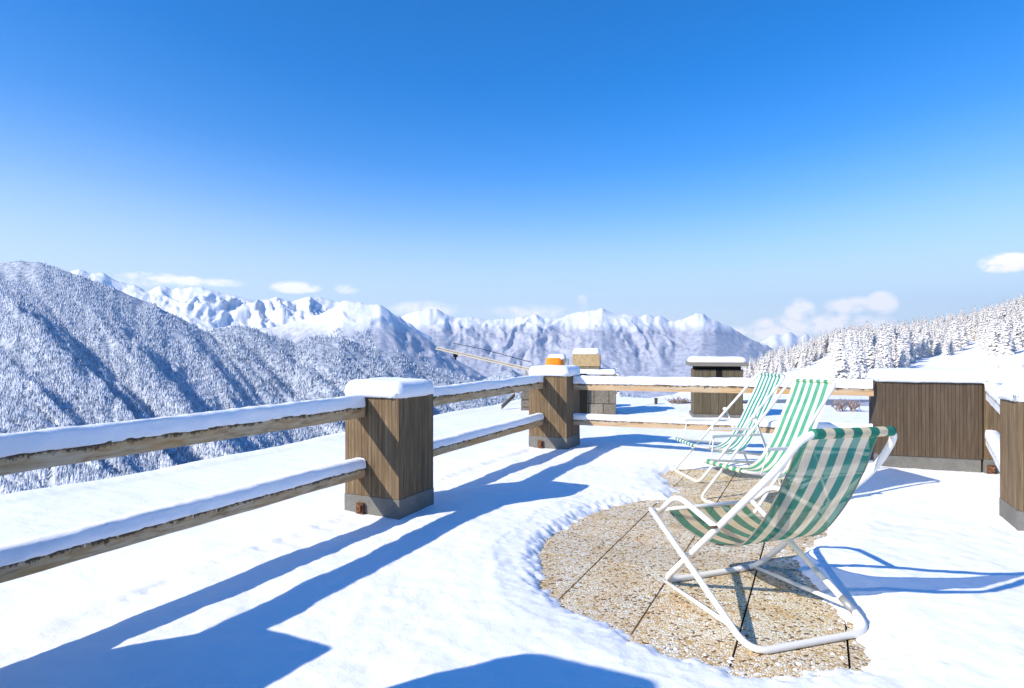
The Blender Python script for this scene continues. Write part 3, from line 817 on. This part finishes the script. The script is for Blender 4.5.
FROST = ((.06, .10, .12), (.52, .57, .66))
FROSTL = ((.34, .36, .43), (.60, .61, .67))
M1 = m_mountain('left_slope', 520, 620, ((.10, .14, .18), (.60, .64, .72)), scale=.02, amount=.0)
M1B = m_mountain('mid_slope', 2000, 2100, ((.10, .14, .18), (.60, .64, .72)), scale=.02, amount=.3)
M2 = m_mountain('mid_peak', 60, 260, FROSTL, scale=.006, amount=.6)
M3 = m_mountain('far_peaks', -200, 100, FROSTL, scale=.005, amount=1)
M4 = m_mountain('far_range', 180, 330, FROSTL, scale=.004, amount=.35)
c1 = [(-420,240),(-250,250),(-100,260),(0,263),(20,261),(40,263),(58,268),(75,274),(92,280),(112,287),(130,295),(150,303),(182,319),(210,334),(240,352),(275,378),(310,405),(350,440),(420,480),(520,530),(700,600),(1450,700)]
S1 = ridge('mountain', c1, [(-420, 640), (350, 640), (1450, 720)], 3600, 420, M1, px1=560, nx=620, nt=200, amp=400, freq=(8, .8), skew=1.9, seed=2, crestn=.8, fine=.10)
c1b = [(-100,340),(150,338),(190,334),(212,330),(234,326),(253,329),(275,338),(295,345),(312,338),(342,338),(361,345),(394,352),(422,364),(440,374),(465,380),(490,386),(530,396),(600,412),(700,440),(900,500),(1450,600)]
S1B = ridge('mountain', c1b, [(-420, 600), (1450, 620)], 3700, 1300, M1B, px0=60, px1=900, nx=420, nt=150, amp=300, freq=(9, .8), skew=1.7, seed=5, crestn=1.0, fine=.1)
c1d = [(300,372),(400,360),(430,364),(455,372),(480,381),(500,372),(512,369),(530,380),(548,386),(575,392),(605,390),(640,396),(700,404),(900,430),(1450,500)]
S1D = ridge('mountain', c1d, [(300, 520), (1450, 560)], 5200, 2600, M1B, px0=330, px1=1000, nx=300, nt=90, amp=340, freq=(11, .8), skew=1.5, seed=8, crestn=1.0, fine=.1)
c2m = [(60,330),(180,331),(230,326),(260,329),(285,324),(300,320),(324,312),(342,301),(361,303),(380,305),(394,313),(403,322),(417,332),(434,344),(455,359),(490,380),(560,420),(1450,500)]
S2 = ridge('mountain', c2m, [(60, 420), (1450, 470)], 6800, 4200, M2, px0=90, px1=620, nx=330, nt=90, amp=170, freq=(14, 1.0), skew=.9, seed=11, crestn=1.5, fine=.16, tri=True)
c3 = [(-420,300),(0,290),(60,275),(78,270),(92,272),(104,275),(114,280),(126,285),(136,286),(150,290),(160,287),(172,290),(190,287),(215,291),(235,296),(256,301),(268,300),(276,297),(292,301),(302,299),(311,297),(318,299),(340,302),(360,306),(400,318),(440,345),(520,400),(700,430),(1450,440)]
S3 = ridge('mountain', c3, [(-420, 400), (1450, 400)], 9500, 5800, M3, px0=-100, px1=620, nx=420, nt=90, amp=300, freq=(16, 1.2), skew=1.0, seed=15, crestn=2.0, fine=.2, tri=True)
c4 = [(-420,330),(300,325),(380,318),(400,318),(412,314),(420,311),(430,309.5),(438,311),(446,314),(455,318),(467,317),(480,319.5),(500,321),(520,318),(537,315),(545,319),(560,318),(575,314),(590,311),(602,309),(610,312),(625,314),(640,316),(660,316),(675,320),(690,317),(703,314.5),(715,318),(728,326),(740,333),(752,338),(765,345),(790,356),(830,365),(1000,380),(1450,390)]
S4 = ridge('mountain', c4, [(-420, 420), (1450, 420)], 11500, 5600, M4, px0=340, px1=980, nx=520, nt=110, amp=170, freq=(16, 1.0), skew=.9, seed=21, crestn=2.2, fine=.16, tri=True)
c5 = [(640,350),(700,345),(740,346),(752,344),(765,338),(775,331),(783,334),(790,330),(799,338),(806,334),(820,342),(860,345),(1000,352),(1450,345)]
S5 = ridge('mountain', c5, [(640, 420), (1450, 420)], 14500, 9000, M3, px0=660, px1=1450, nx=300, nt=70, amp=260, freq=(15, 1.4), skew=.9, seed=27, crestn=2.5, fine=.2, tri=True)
# valley and ground sheet all round
vg = []; 
th = np.linspace(0, 2*np.pi, 145); rr = np.array([0, 12, 30, 80, 200, 420, 900, 2500, 6000, 11000, 15500])
zr = np.array([-15., -15, -16, -40, -120, -230, -420, -700, -900, -900, -900])
TH, RR = np.meshgrid(th, rr, indexing='ij')
ZZ = np.broadcast_to(zr, RR.shape).copy()
gv = np.stack([RR*np.cos(TH), RR*np.sin(TH), ZZ], -1).reshape(-1, 3)
tag(np_mesh('ground', gv, grid_faces(145, len(rr)), M1B, smooth=True), kind='structure')

# right hand hillside
hc = [(560,420),(600,408),(620,404),(650,398),(690,391),(740,379),(780,363),(820,350),(860,341),(900,336),(940,330),(980,319),(1024,307),(1100,286),(1250,262),(1450,240)]
def hb_(px): return np.interp(px, [560, 620, 700, 800, 1024, 1450], [430, 410, 401, 399, 401, 404])
lnd = [math.log(x) for x in (15, 60, 180, 260, 450)]
def hill_y(px, d):
    px = np.asarray(px, float); d = np.asarray(d, float)
    k = np.interp(np.log(d), lnd, [0, .10, .30, .66, 1.0])
    c = interp(hc, px); b = hb_(px)
    y = b+(c-b)*k
    return y
def hill_pt(px, d):
    px = np.asarray(px, float); d = np.asarray(d, float); y = hill_y(px, d)
    X = (px-512)/F*d; Z = H-(y-343)*d/F
    Z = Z + .010*d*vf(px/50, np.log(d)*5, 3)*np.clip((d-15)/60, 0, 1)
    return np.stack([X, d, Z], -1)
hpx = np.linspace(575, 1450, 330); hd = np.exp(np.linspace(math.log(15), math.log(470), 130))
HP, HD = np.meshgrid(hpx, hd, indexing='ij'); hv = hill_pt(HP, HD)
last = hv[:, -1, :].copy(); last[:, :2] *= 1.35; last[:, 2] -= 60
hv = np.concatenate([hv, last[:, None]], 1)
def m_hill():
    t = NT('hill_snow'); p = t.pos(); n = t.noise(p, .15, 6, .6); n2 = t.noise(p, 1.2, 4, .6)
    t.bump(n, .5, 1.2); return t.fin(t.ramp(n2, [(.3, (.84, .86, .90)), (.7, (.90, .91, .93))]), .6, .2)
hill = np_mesh('hill', hv.reshape(-1, 3), grid_faces(*hv.shape[:2]), m_hill(), smooth=True); tag(hill, kind='structure')

# ------------------------------------------------------------------ trees
def m_tree(name, snow=(.80, .82, .86), dark=(.035, .05, .04), lo=-.15, hi=.35, scale=1.2):
    """needles with frost: snow lies where the bough faces the sky, patchily"""
    t = NT(name); g = t.geo(); sp = t.n('ShaderNodeSeparateXYZ'); t.l(g.outputs['True Normal'], sp.inputs[0])
    oi = t.n('ShaderNodeObjectInfo')
    n = t.noise(t.pos(), scale, 4, .7)
    up = t.math('ABSOLUTE', sp.outputs[2])
    k = t.math('ADD', up, t.math('MULTIPLY', t.math('SUBTRACT', n, .5), 1.5))
    f = t.ramp(t.math('ADD', k, t.math('MULTIPLY', oi.outputs['Random'], .12)), [(max(0, lo), 0), (hi, 1)])
    return t.fin(t.mix(f, dark, snow), .85, .1)
TREEM = m_tree('frosted_needles', (.72, .70, .67), (.075, .075, .065), .12, .62, .9)
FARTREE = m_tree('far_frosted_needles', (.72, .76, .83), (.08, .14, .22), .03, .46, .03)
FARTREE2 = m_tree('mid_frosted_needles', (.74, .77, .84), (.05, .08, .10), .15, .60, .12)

def conifer_mesh(seed, levels=17, h=1.0, rw=.19, full=1.0):
    """bough by bough spruce of unit height; returns crown mesh and trunk mesh"""
    R_ = random.Random(seed); v = []; f = []
    lean = (R_.uniform(-.02, .02), R_.uniform(-.02, .02))
    for i in range(levels):
        t = i/(levels-1); z = .07+.90*t; rad_ = rw*(1-t)**.8*(1+R_.uniform(-.12, .12))+.012
        nb_ = max(5, int(12*(1-t)+4)); a0 = R_.random()*6.28
        for k in range(nb_):
            if R_.random() > .93*full: continue
            a = a0+k*6.2832/nb_+R_.uniform(-.2, .2); r1 = rad_*R_.uniform(.62, 1.15); zz = z+R_.uniform(-.012, .012)
            ca, sa = math.cos(a), math.sin(a); drop = r1*R_.uniform(.28, .6); w = r1*R_.uniform(.24, .36)+.006
            cx, cy = lean[0]*z, lean[1]*z
            def P(rr, ww, dz): return (cx+ca*rr-sa*ww, cy+sa*rr+ca*ww, zz+dz)
            b = len(v)
            v += [P(0, 0, .02), P(r1*.55, w, -drop*.45), P(r1, 0, -drop), P(r1*.55, -w, -drop*.45), P(r1*.5, 0, .006-drop*.15), P(r1*.5, 0, -drop*.75-.012)]
            f += [(b, b+1, b+4), (b+1, b+2, b+4), (b+2, b+3, b+4), (b+3, b, b+4), (b, b+5, b+1), (b+1, b+5, b+2), (b+2, b+5, b+3), (b+3, b+5, b)]
    b = len(v); v += [(lean[0]-.012, lean[1], .95), (lean[0]+.012, lean[1], .95), (lean[0], lean[1]+.014, .95), (lean[0], lean[1], 1.02)]
    f += [(b, b+1, b+3), (b+1, b+2, b+3), (b+2, b, b+3)]
    me = bpy.data.meshes.new('conifer_crown'); me.from_pydata(v, [], f); me.materials.append(TREEM); me.update()
    tv = []; tf = []; n = 7
    for i, (z, r_) in enumerate(((-.03, .020), (.0, .017), (.5, .009), (.97, .002))):
        for k in range(n): tv.append((lean[0]*z+r_*math.cos(6.2832*k/n), lean[1]*z+r_*math.sin(6.2832*k/n), z))
    for i in range(3):
        for k in range(n): tf.append((i*n+k, i*n+(k+1) % n, (i+1)*n+(k+1) % n, (i+1)*n+k))
    tm = bpy.data.meshes.new('conifer_trunk'); tm.from_pydata(tv, [], tf); tm.materials.append(BARK); tm.update()
    return me, tm
VAR = [conifer_mesh(100+i, levels=R0, rw=W0) for i, (R0, W0) in enumerate(((18, .19), (16, .24), (20, .17), (15, .27), (18, .21), (16, .30)))]
def place_tree(name, p, h, var, label, cat='tree', group=None, parts=True):
    e = bpy.data.objects.new(name, None); e.location = p; e.scale = (h, h, h); e.rotation_euler = (0, 0, random.random()*6.28)
    e.empty_display_size = .2; link(e); tag(e, label, cat, group)
    c = bpy.data.objects.new('crown', VAR[var][0]); c.parent = e; COL.objects.link(c)
    t = bpy.data.objects.new('trunk', VAR[var][1]); t.parent = e; COL.objects.link(t)
    return e
low = [(640,402),(700,391),(740,381),(760,373),(780,369),(800,363),(815,358),(830,353),(836,372),(842,386),(858,384),(866,378),(884,372),(903,370),(919,363),(932,355),(951,354),(958,343),(969,339),(982,339),(989,352),(1008,352),(1024,345),(1060,345),(1300,330)]
cand = []
rs = random.Random(5)
while len(cand) < 2600:
    px = rs.uniform(700, 1180); d = math.sqrt(rs.uniform(150**2, 462**2))
    y = float(hill_y(px, d)); lim = float(np.interp(px, [a for a, _ in low], [b for _, b in low]))
    if y > lim + (1.5 if rs.random() < .9 else 5): continue
    if px < 760 and rs.random() < .35: continue
    cand.append((d, px, y))
# thin: keep distance between neighbours
kept = []
for d, px, y in sorted(cand):
    X = (px-512)/F*d
    if all((X-a)**2+(d-b)**2 > 3.4**2 for a, b, *_ in kept[-260:]): kept.append((X, d, px, y))
ind = [k for k in kept if k[2] < 1040][:190]
indset = set(id(k) for k in ind)
for i, k in enumerate(ind):
    X, d, px, y = k; p = hill_pt(px, d); h = rs.uniform(7.5, 14.5)
    place_tree('conifer', (float(p[0]), float(p[1]), float(p[2])-.1), h, rs.randrange(6), 'frosted white conifer in the wood on the snowy hillside at right', group='frosted conifers on the right hillside')
def bake(name, items, mat, variants, label, cat):
    """many trees as one mesh: items (x,y,z,h,rot,var)"""
    vs, fs, off = [], [], 0
    for x, y, z, h, a, k in items:
        v, f = variants[k]; c, s = math.cos(a), math.sin(a)
        w = np.empty_like(v); w[:, 0] = (v[:, 0]*c-v[:, 1]*s)*h+x; w[:, 1] = (v[:, 0]*s+v[:, 1]*c)*h+y; w[:, 2] = v[:, 2]*h+z
        vs.append(w); fs.append(f+off); off += len(v)
    o = np_mesh(name, np.concatenate(vs), np.concatenate(fs), mat)
    tag(o, label, cat, kind='stuff'); return o
def as_np(me):
    v = np.array([tuple(x.co) for x in me.vertices]); f = np.array([tuple(p.vertices) for p in me.polygons]); return v, f
NV = [as_np(m[0]) for m in VAR]
rest = [k for k in kept if id(k) not in indset]
bake('woodland', [(*map(float, hill_pt(k[2], k[1])), rs.uniform(7.5, 13.5), rs.random()*6.28, rs.randrange(6)) for k in rest], TREEM, NV, 'dense frosted wood along the crest of the right hillside', 'woodland')

singles = [(997, 230, 2.9, 3, 'small round snow dusted shrub-like fir alone on the open white slope at right', 'tree'),
           (1022, 225, 2.6, 3, 'small snow dusted fir at the right picture edge on the open slope', 'tree')]
for px, d, h, var, lab, cat in singles:
    p = hill_pt(px, d); p2 = D(px, 370.5, d); 
    # find the distance at which the slope shows at this height
    dd = np.linspace(60, 400, 600); yy = hill_y(np.full(600, px), dd); d2 = float(dd[np.argmin(abs(yy-370.5))]); p = hill_pt(px, d2)
    place_tree('young_conifer', tuple(map(float, p)), h*d2/200*1.25, var, lab, cat)
p = D(617, 404, 60)
place_tree('young_conifer', (p.x, p.y, p.z), 3.9, 1, 'frosted young conifer beyond the roof edge just right of the stepped stone chimney')

# twiggy shrubs poking from the snow
def shrub(p, w, h, n, label, seed):
    R_ = random.Random(seed); mb = MB()
    for i in range(n):
        a = Vector((p.x+R_.uniform(-w, w)*.6, p.y+R_.uniform(-w, w)*.4, p.z-.03)); b = a+Vector((R_.uniform(-.5, .5)*w, R_.uniform(-.3, .3)*w, h*R_.uniform(.4, 1)))
        bar(mb, a, b, .012)
        for k in range(4):
            q = a.lerp(b, R_.uniform(.4, .95)); bar(mb, q, q+Vector((R_.uniform(-.12, .12), R_.uniform(-.1, .1), R_.uniform(.02, .12))), .008)
            if R_.random() < .5: mb.obox(q-Vector((.02, .02, 0)), (.04, 0, 0), (0, .04, 0), (0, 0, .03))
    return tag(mb.build('shrub', TWIG), label, 'shrub')
shrub(G(849, 411, SZ), .35, .26, 22, 'reddish brown leafless shrub in the snow behind the back railing, left of the brown block', 3)
shrub(G(676, 403, SZ), .35, .10, 22, 'low tuft of dry brown twigs at the far roof edge left of the timber chimney', 4)
bp = G(656, 404, SZ)
mb = MB(); mb.obox(bp-Vector((.03, .03, .05)), (.06, 0, 0), (0, .06, 0), (0, 0, .17)); mb.obox(bp+Vector((-.04, -.04, .12)), (.08, 0, 0), (0, .08, 0), (0, 0, .02))
tag(mb.build('marker_post', BARK, bevel=.005), 'tiny dark stake standing in the snow at the far roof edge', 'post')

# far slopes: wood as stuff, plus the nearest trees one by one
def cone_tree(k):
    R_ = random.Random(k); v = []; f = []; n = 5
    for i, (z0_, r_, z1_) in enumerate(((0.0, .19, .62), (.30, .145, .82), (.55, .095, 1.02))):
        b = len(v); a0 = R_.random()*6
        for j in range(n):
            rj = r_*R_.uniform(.75, 1.2); v.append((rj*math.cos(a0+6.2832*j/n), rj*math.sin(a0+6.2832*j/n), z0_+R_.uniform(-.04, .04)))
        v.append((R_.uniform(-.01, .01), 0, z1_))
        for j in range(n): f.append((b+j, b+(j+1) % n, b+n))
    return np.array(v), np.array(f)
CT = [cone_tree(k) for k in range(6)]
def scatter(S, n, pxr, tr, hr, mat, name, label, mask=None, wpow=1.0):
    px, t, Pg = S; nx, nt = len(px), len(t)
    R_ = np.random.RandomState(len(label))
    x = R_.uniform(np.interp(pxr[0], px, np.arange(nx)), np.interp(pxr[1], px, np.arange(nx)), n)
    y = (tr[0]+(tr[1]-tr[0])*R_.rand(n)**wpow)*(nt-1)
    i = np.clip(x.astype(int), 0, nx-2); j = np.clip(y.astype(int), 0, nt-2); fx = (x-i)[:, None]; fy = (y-j)[:, None]
    p = (Pg[i, j]*(1-fx)+Pg[i+1, j]*fx)*(1-fy)+(Pg[i, j+1]*(1-fx)+Pg[i+1, j+1]*fx)*fy
    if mask is not None:
        m = mask(np.interp(x, np.arange(nx), px), y/(nt-1), R_, p); p = p[m]
    n = len(p); h = R_.uniform(hr[0], hr[1], n); a = R_.rand(n)*6.28; kk = R_.randint(0, 6, n)
    vs = []; fs = []; off = 0
    for k in range(6):
        s = kk == k; v, f = CT[k]; q = p[s]; hh = h[s][:, None]; c = np.cos(a[s])[:, None]; sn = np.sin(a[s])[:, None]
        X = (v[None, :, 0]*c-v[None, :, 1]*sn)*hh*1.25+q[:, 0:1]; Y = (v[None, :, 0]*sn+v[None, :, 1]*c)*hh*1.25+q[:, 1:2]; Z = v[None, :, 2]*hh+q[:, 2:3]
        vs.append(np.stack([X, Y, Z], -1).reshape(-1, 3))
        fs.append((f[None]+(np.arange(len(q))*len(v))[:, None, None]+off).reshape(-1, 3)); off += len(q)*len(v)
    o = np_mesh(name, np.concatenate(vs), np.concatenate(fs), mat); tag(o, label, 'forest', kind='stuff'); return p
def dome(px, t, R_, p):   # bare snow dome on the left summit
    return ~((px < 42) & (t > .965-.0*px)) & (vf(px/22, t*20, 3) > -.36)
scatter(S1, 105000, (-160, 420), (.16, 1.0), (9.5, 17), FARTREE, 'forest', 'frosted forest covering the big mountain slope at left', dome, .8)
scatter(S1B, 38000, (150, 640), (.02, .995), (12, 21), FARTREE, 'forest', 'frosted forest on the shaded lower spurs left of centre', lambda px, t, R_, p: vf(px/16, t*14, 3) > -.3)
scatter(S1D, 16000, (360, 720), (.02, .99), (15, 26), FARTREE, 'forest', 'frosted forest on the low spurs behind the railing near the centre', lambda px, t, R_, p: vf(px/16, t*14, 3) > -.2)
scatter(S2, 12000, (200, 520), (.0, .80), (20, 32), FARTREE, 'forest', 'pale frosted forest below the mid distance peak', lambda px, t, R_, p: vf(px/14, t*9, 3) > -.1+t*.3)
# individual big trees at the lower left, seen between and below the rails
px, t, Pg = S1; R_ = random.Random(9); n = 0
while n < 105:
    a = R_.uniform(-10, 300); tt_ = .12+.13*R_.random()
    i = int(np.interp(a, px, np.arange(len(px)))); j = int(tt_*(len(t)-1)); p = Pg[i, j]
    h = R_.uniform(10, 17); y = 343+(H-p[2]-h)/p[1]*F
    if y > 505-.19*a: n += 0
    e = place_tree('conifer', (float(p[0])+R_.uniform(-3, 3), float(p[1]), float(p[2])-.3), h, R_.randrange(6), 'frosted conifer low on the valley slope seen under the left railing', group='frosted conifers low on the left valley slope'); n += 1

# ------------------------------------------------------------------ haze
mb = MB(); mb.obox((-17500, -16500, -905), (35000, 0, 0), (0, 36500, 0), (0, 0, 905+1380))
hz = mb.build('haze', SNOW); hz.data.materials.clear()
hm = bpy.data.materials.new('haze'); hm.use_nodes = True; nt_ = hm.node_tree; nt_.nodes.clear()
ho = nt_.nodes.new('ShaderNodeOutputMaterial'); pvn = nt_.nodes.new('ShaderNodeVolumePrincipled')
pvn.inputs['Color'].default_value = (.52, .75, 1.0, 1); pvn.inputs['Density'].default_value = 3.2e-5; pvn.inputs['Anisotropy'].default_value = .2
nt_.links.new(pvn.outputs[0], ho.inputs['Volume']); hz.data.materials.append(hm); tag(hz, kind='stuff'); hz['label'] = 'thin blue air haze over the valley'; hz['category'] = 'haze'

# ------------------------------------------------------------------ sky, sun, camera
w = bpy.data.worlds.new('World'); scene.world = w; w.use_nodes = True; nt_ = w.node_tree; nt_.nodes.clear()
wo = nt_.nodes.new('ShaderNodeOutputWorld'); bg = nt_.nodes.new('ShaderNodeBackground'); sky = nt_.nodes.new('ShaderNodeTexSky')
sky.sky_type = 'NISHITA'; sky.sun_disc = False
sv = -LIGHT; elev = math.asin(sv.z); az = math.atan2(sv.x, sv.y)
sky.sun_elevation = elev; sky.sun_rotation = az; sky.altitude = 1800; sky.air_density = 1.0; sky.dust_density = .05; sky.ozone_density = 2.0
hs = nt_.nodes.new('ShaderNodeHueSaturation'); hs.inputs['Saturation'].default_value = 1.4; hs.inputs['Value'].default_value = 1.0
tn = nt_.nodes.new('ShaderNodeMix'); tn.data_type = 'RGBA'; tn.blend_type = 'MULTIPLY'; tn.inputs[0].default_value = 1; tn.inputs[7].default_value = SKYTINT
nt_.links.new(sky.outputs[0], tn.inputs[6]); nt_.links.new(tn.outputs[2], hs.inputs['Color'])
# small fair weather clouds low over the mountains
tc = nt_.nodes.new('ShaderNodeTexCoord'); spx = nt_.nodes.new('ShaderNodeSeparateXYZ'); nt_.links.new(tc.outputs['Generated'], spx.inputs[0])
def M(op, a, b=0.0, clamp=False):
    o = nt_.nodes.new('ShaderNodeMath'); o.operation = op; o.use_clamp = clamp
    for i, v in enumerate((a, b)):
        if hasattr(v, 'links'): nt_.links.new(v, o.inputs[i])
        else: o.inputs[i].default_value = v
    return o.outputs[0]
azn = M('ARCTAN2', spx.outputs[0], spx.outputs[1]); hor = M('SQRT', M('ADD', M('MULTIPLY', spx.outputs[0], spx.outputs[0]), M('MULTIPLY', spx.outputs[1], spx.outputs[1])))
eln = M('DIVIDE', spx.outputs[2], hor)
nz = nt_.nodes.new('ShaderNodeTexNoise'); nz.inputs['Scale'].default_value = 38; nz.inputs['Detail'].default_value = 7; nz.inputs['Roughness'].default_value = .62
mp = nt_.nodes.new('ShaderNodeMapping'); mp.inputs['Scale'].default_value = (1, 1, 1.6); nt_.links.new(tc.outputs['Generated'], mp.inputs[0]); nt_.links.new(mp.outputs[0], nz.inputs['Vector'])
cl_ = [(150,277,30,5,.6),(185,281,30,5,.75),(222,283,24,4,.55),(296,287,24,6,.9),(347,289,12,5,.45),(150,283,60,5,.3),(800,312,15,13,.8),(785,330,34,14,.85),(850,306,26,9,.7),(882,303,15,11,.95),(835,325,56,14,.65),(1006,263,28,9,.95),(582,303,6,9,.35),(530,312,40,7,.4),(755,336,34,11,.7),(425,309,34,8,.5)]
tot = None
for px_, py_, rx, ry, am in cl_:
    ta = (px_-512)/F; A_ = math.atan(ta); E_ = (343-py_)/F*math.cos(A_); ra = rx/F*math.cos(A_)**2; re = ry/F*math.cos(A_)
    u_ = M('DIVIDE', M('SUBTRACT', azn, A_), ra); v_ = M('DIVIDE', M('SUBTRACT', eln, E_), re)
    q = M('ADD', M('MULTIPLY', u_, u_), M('MULTIPLY', v_, v_))
    q = M('MULTIPLY', M('MAXIMUM', M('SUBTRACT', 1.6, q), 0.0), am/1.6)
    tot = q if tot is None else M('MAXIMUM', tot, q)
den = M('MULTIPLY', tot, M('ADD', M('MULTIPLY', M('SUBTRACT', nz.outputs['Fac'], .5), 4.5), .9))
den = M('MULTIPLY', M('SUBTRACT', den, .08), 1.9, True)
rp = nt_.nodes.new('ShaderNodeValToRGB'); rp.color_ramp.interpolation = 'B_SPLINE'
for i_, (p_, c_) in enumerate(((0, 1), (.06, .93), (.12, .62), (.19, .23), (.27, .05), (.40, 0))):
    e_ = rp.color_ramp.elements[i_] if i_ < 2 else rp.color_ramp.elements.new(.5)
    e_.position = p_; e_.color = (c_, c_, c_, 1)
def bell(c, w_, k):
    q_ = M('DIVIDE', M('SUBTRACT', azn, c), w_); return M('MULTIPLY', M('EXPONENT', M('MULTIPLY', M('MULTIPLY', q_, q_), -1.0)), k)
nt_.links.new(M('MULTIPLY', eln, M('SUBTRACT', M('SUBTRACT', 1.0, bell(-.75, .38, .20)), bell(.75, .35, .16))), rp.inputs[0])
hz_ = nt_.nodes.new('ShaderNodeMix'); hz_.data_type = 'RGBA'; nt_.links.new(rp.outputs[0], hz_.inputs[0]); nt_.links.new(hs.outputs[0], hz_.inputs[6]); hz_.inputs[7].default_value = (4.7, 5.3, 5.75, 1)
mx = nt_.nodes.new('ShaderNodeMix'); mx.data_type = 'RGBA'; nt_.links.new(den, mx.inputs[0]); nt_.links.new(hz_.outputs[2], mx.inputs[6]); mx.inputs[7].default_value = (7.3, 7.0, 7.2, 1)
nt_.links.new(mx.outputs[2], bg.inputs[0]); bg.inputs[1].default_value = .135
nt_.links.new(bg.outputs[0], wo.inputs[0])

sl = bpy.data.lights.new('sun', 'SUN'); sl.energy = 4.7; sl.angle = rad(.53); sl.color = (1, .915, .80)
so = bpy.data.objects.new('sun', sl); so.rotation_euler = LIGHT.to_track_quat('-Z', 'Y').to_euler(); so.location = (-20, -10, 20); link(so)
cam = bpy.data.cameras.new('camera'); cam.sensor_width = 36; cam.lens = 36*F/1024; cam.clip_start = .05; cam.clip_end = 40000
cam.shift_y = -1/1024
co = bpy.data.objects.new('camera', cam); co.location = (0, 0, H); co.rotation_euler = (rad(90), 0, 0); link(co); scene.camera = co
scene.view_settings.view_transform = 'Standard'; scene.view_settings.look = 'None'; scene.view_settings.exposure = 0.52; scene.view_settings.gamma = 1
scene.render.engine = 'CYCLES'; scene.cycles.max_bounces = 8; scene.cycles.transparent_max_bounces = 12; scene.cycles.volume_bounces = 0
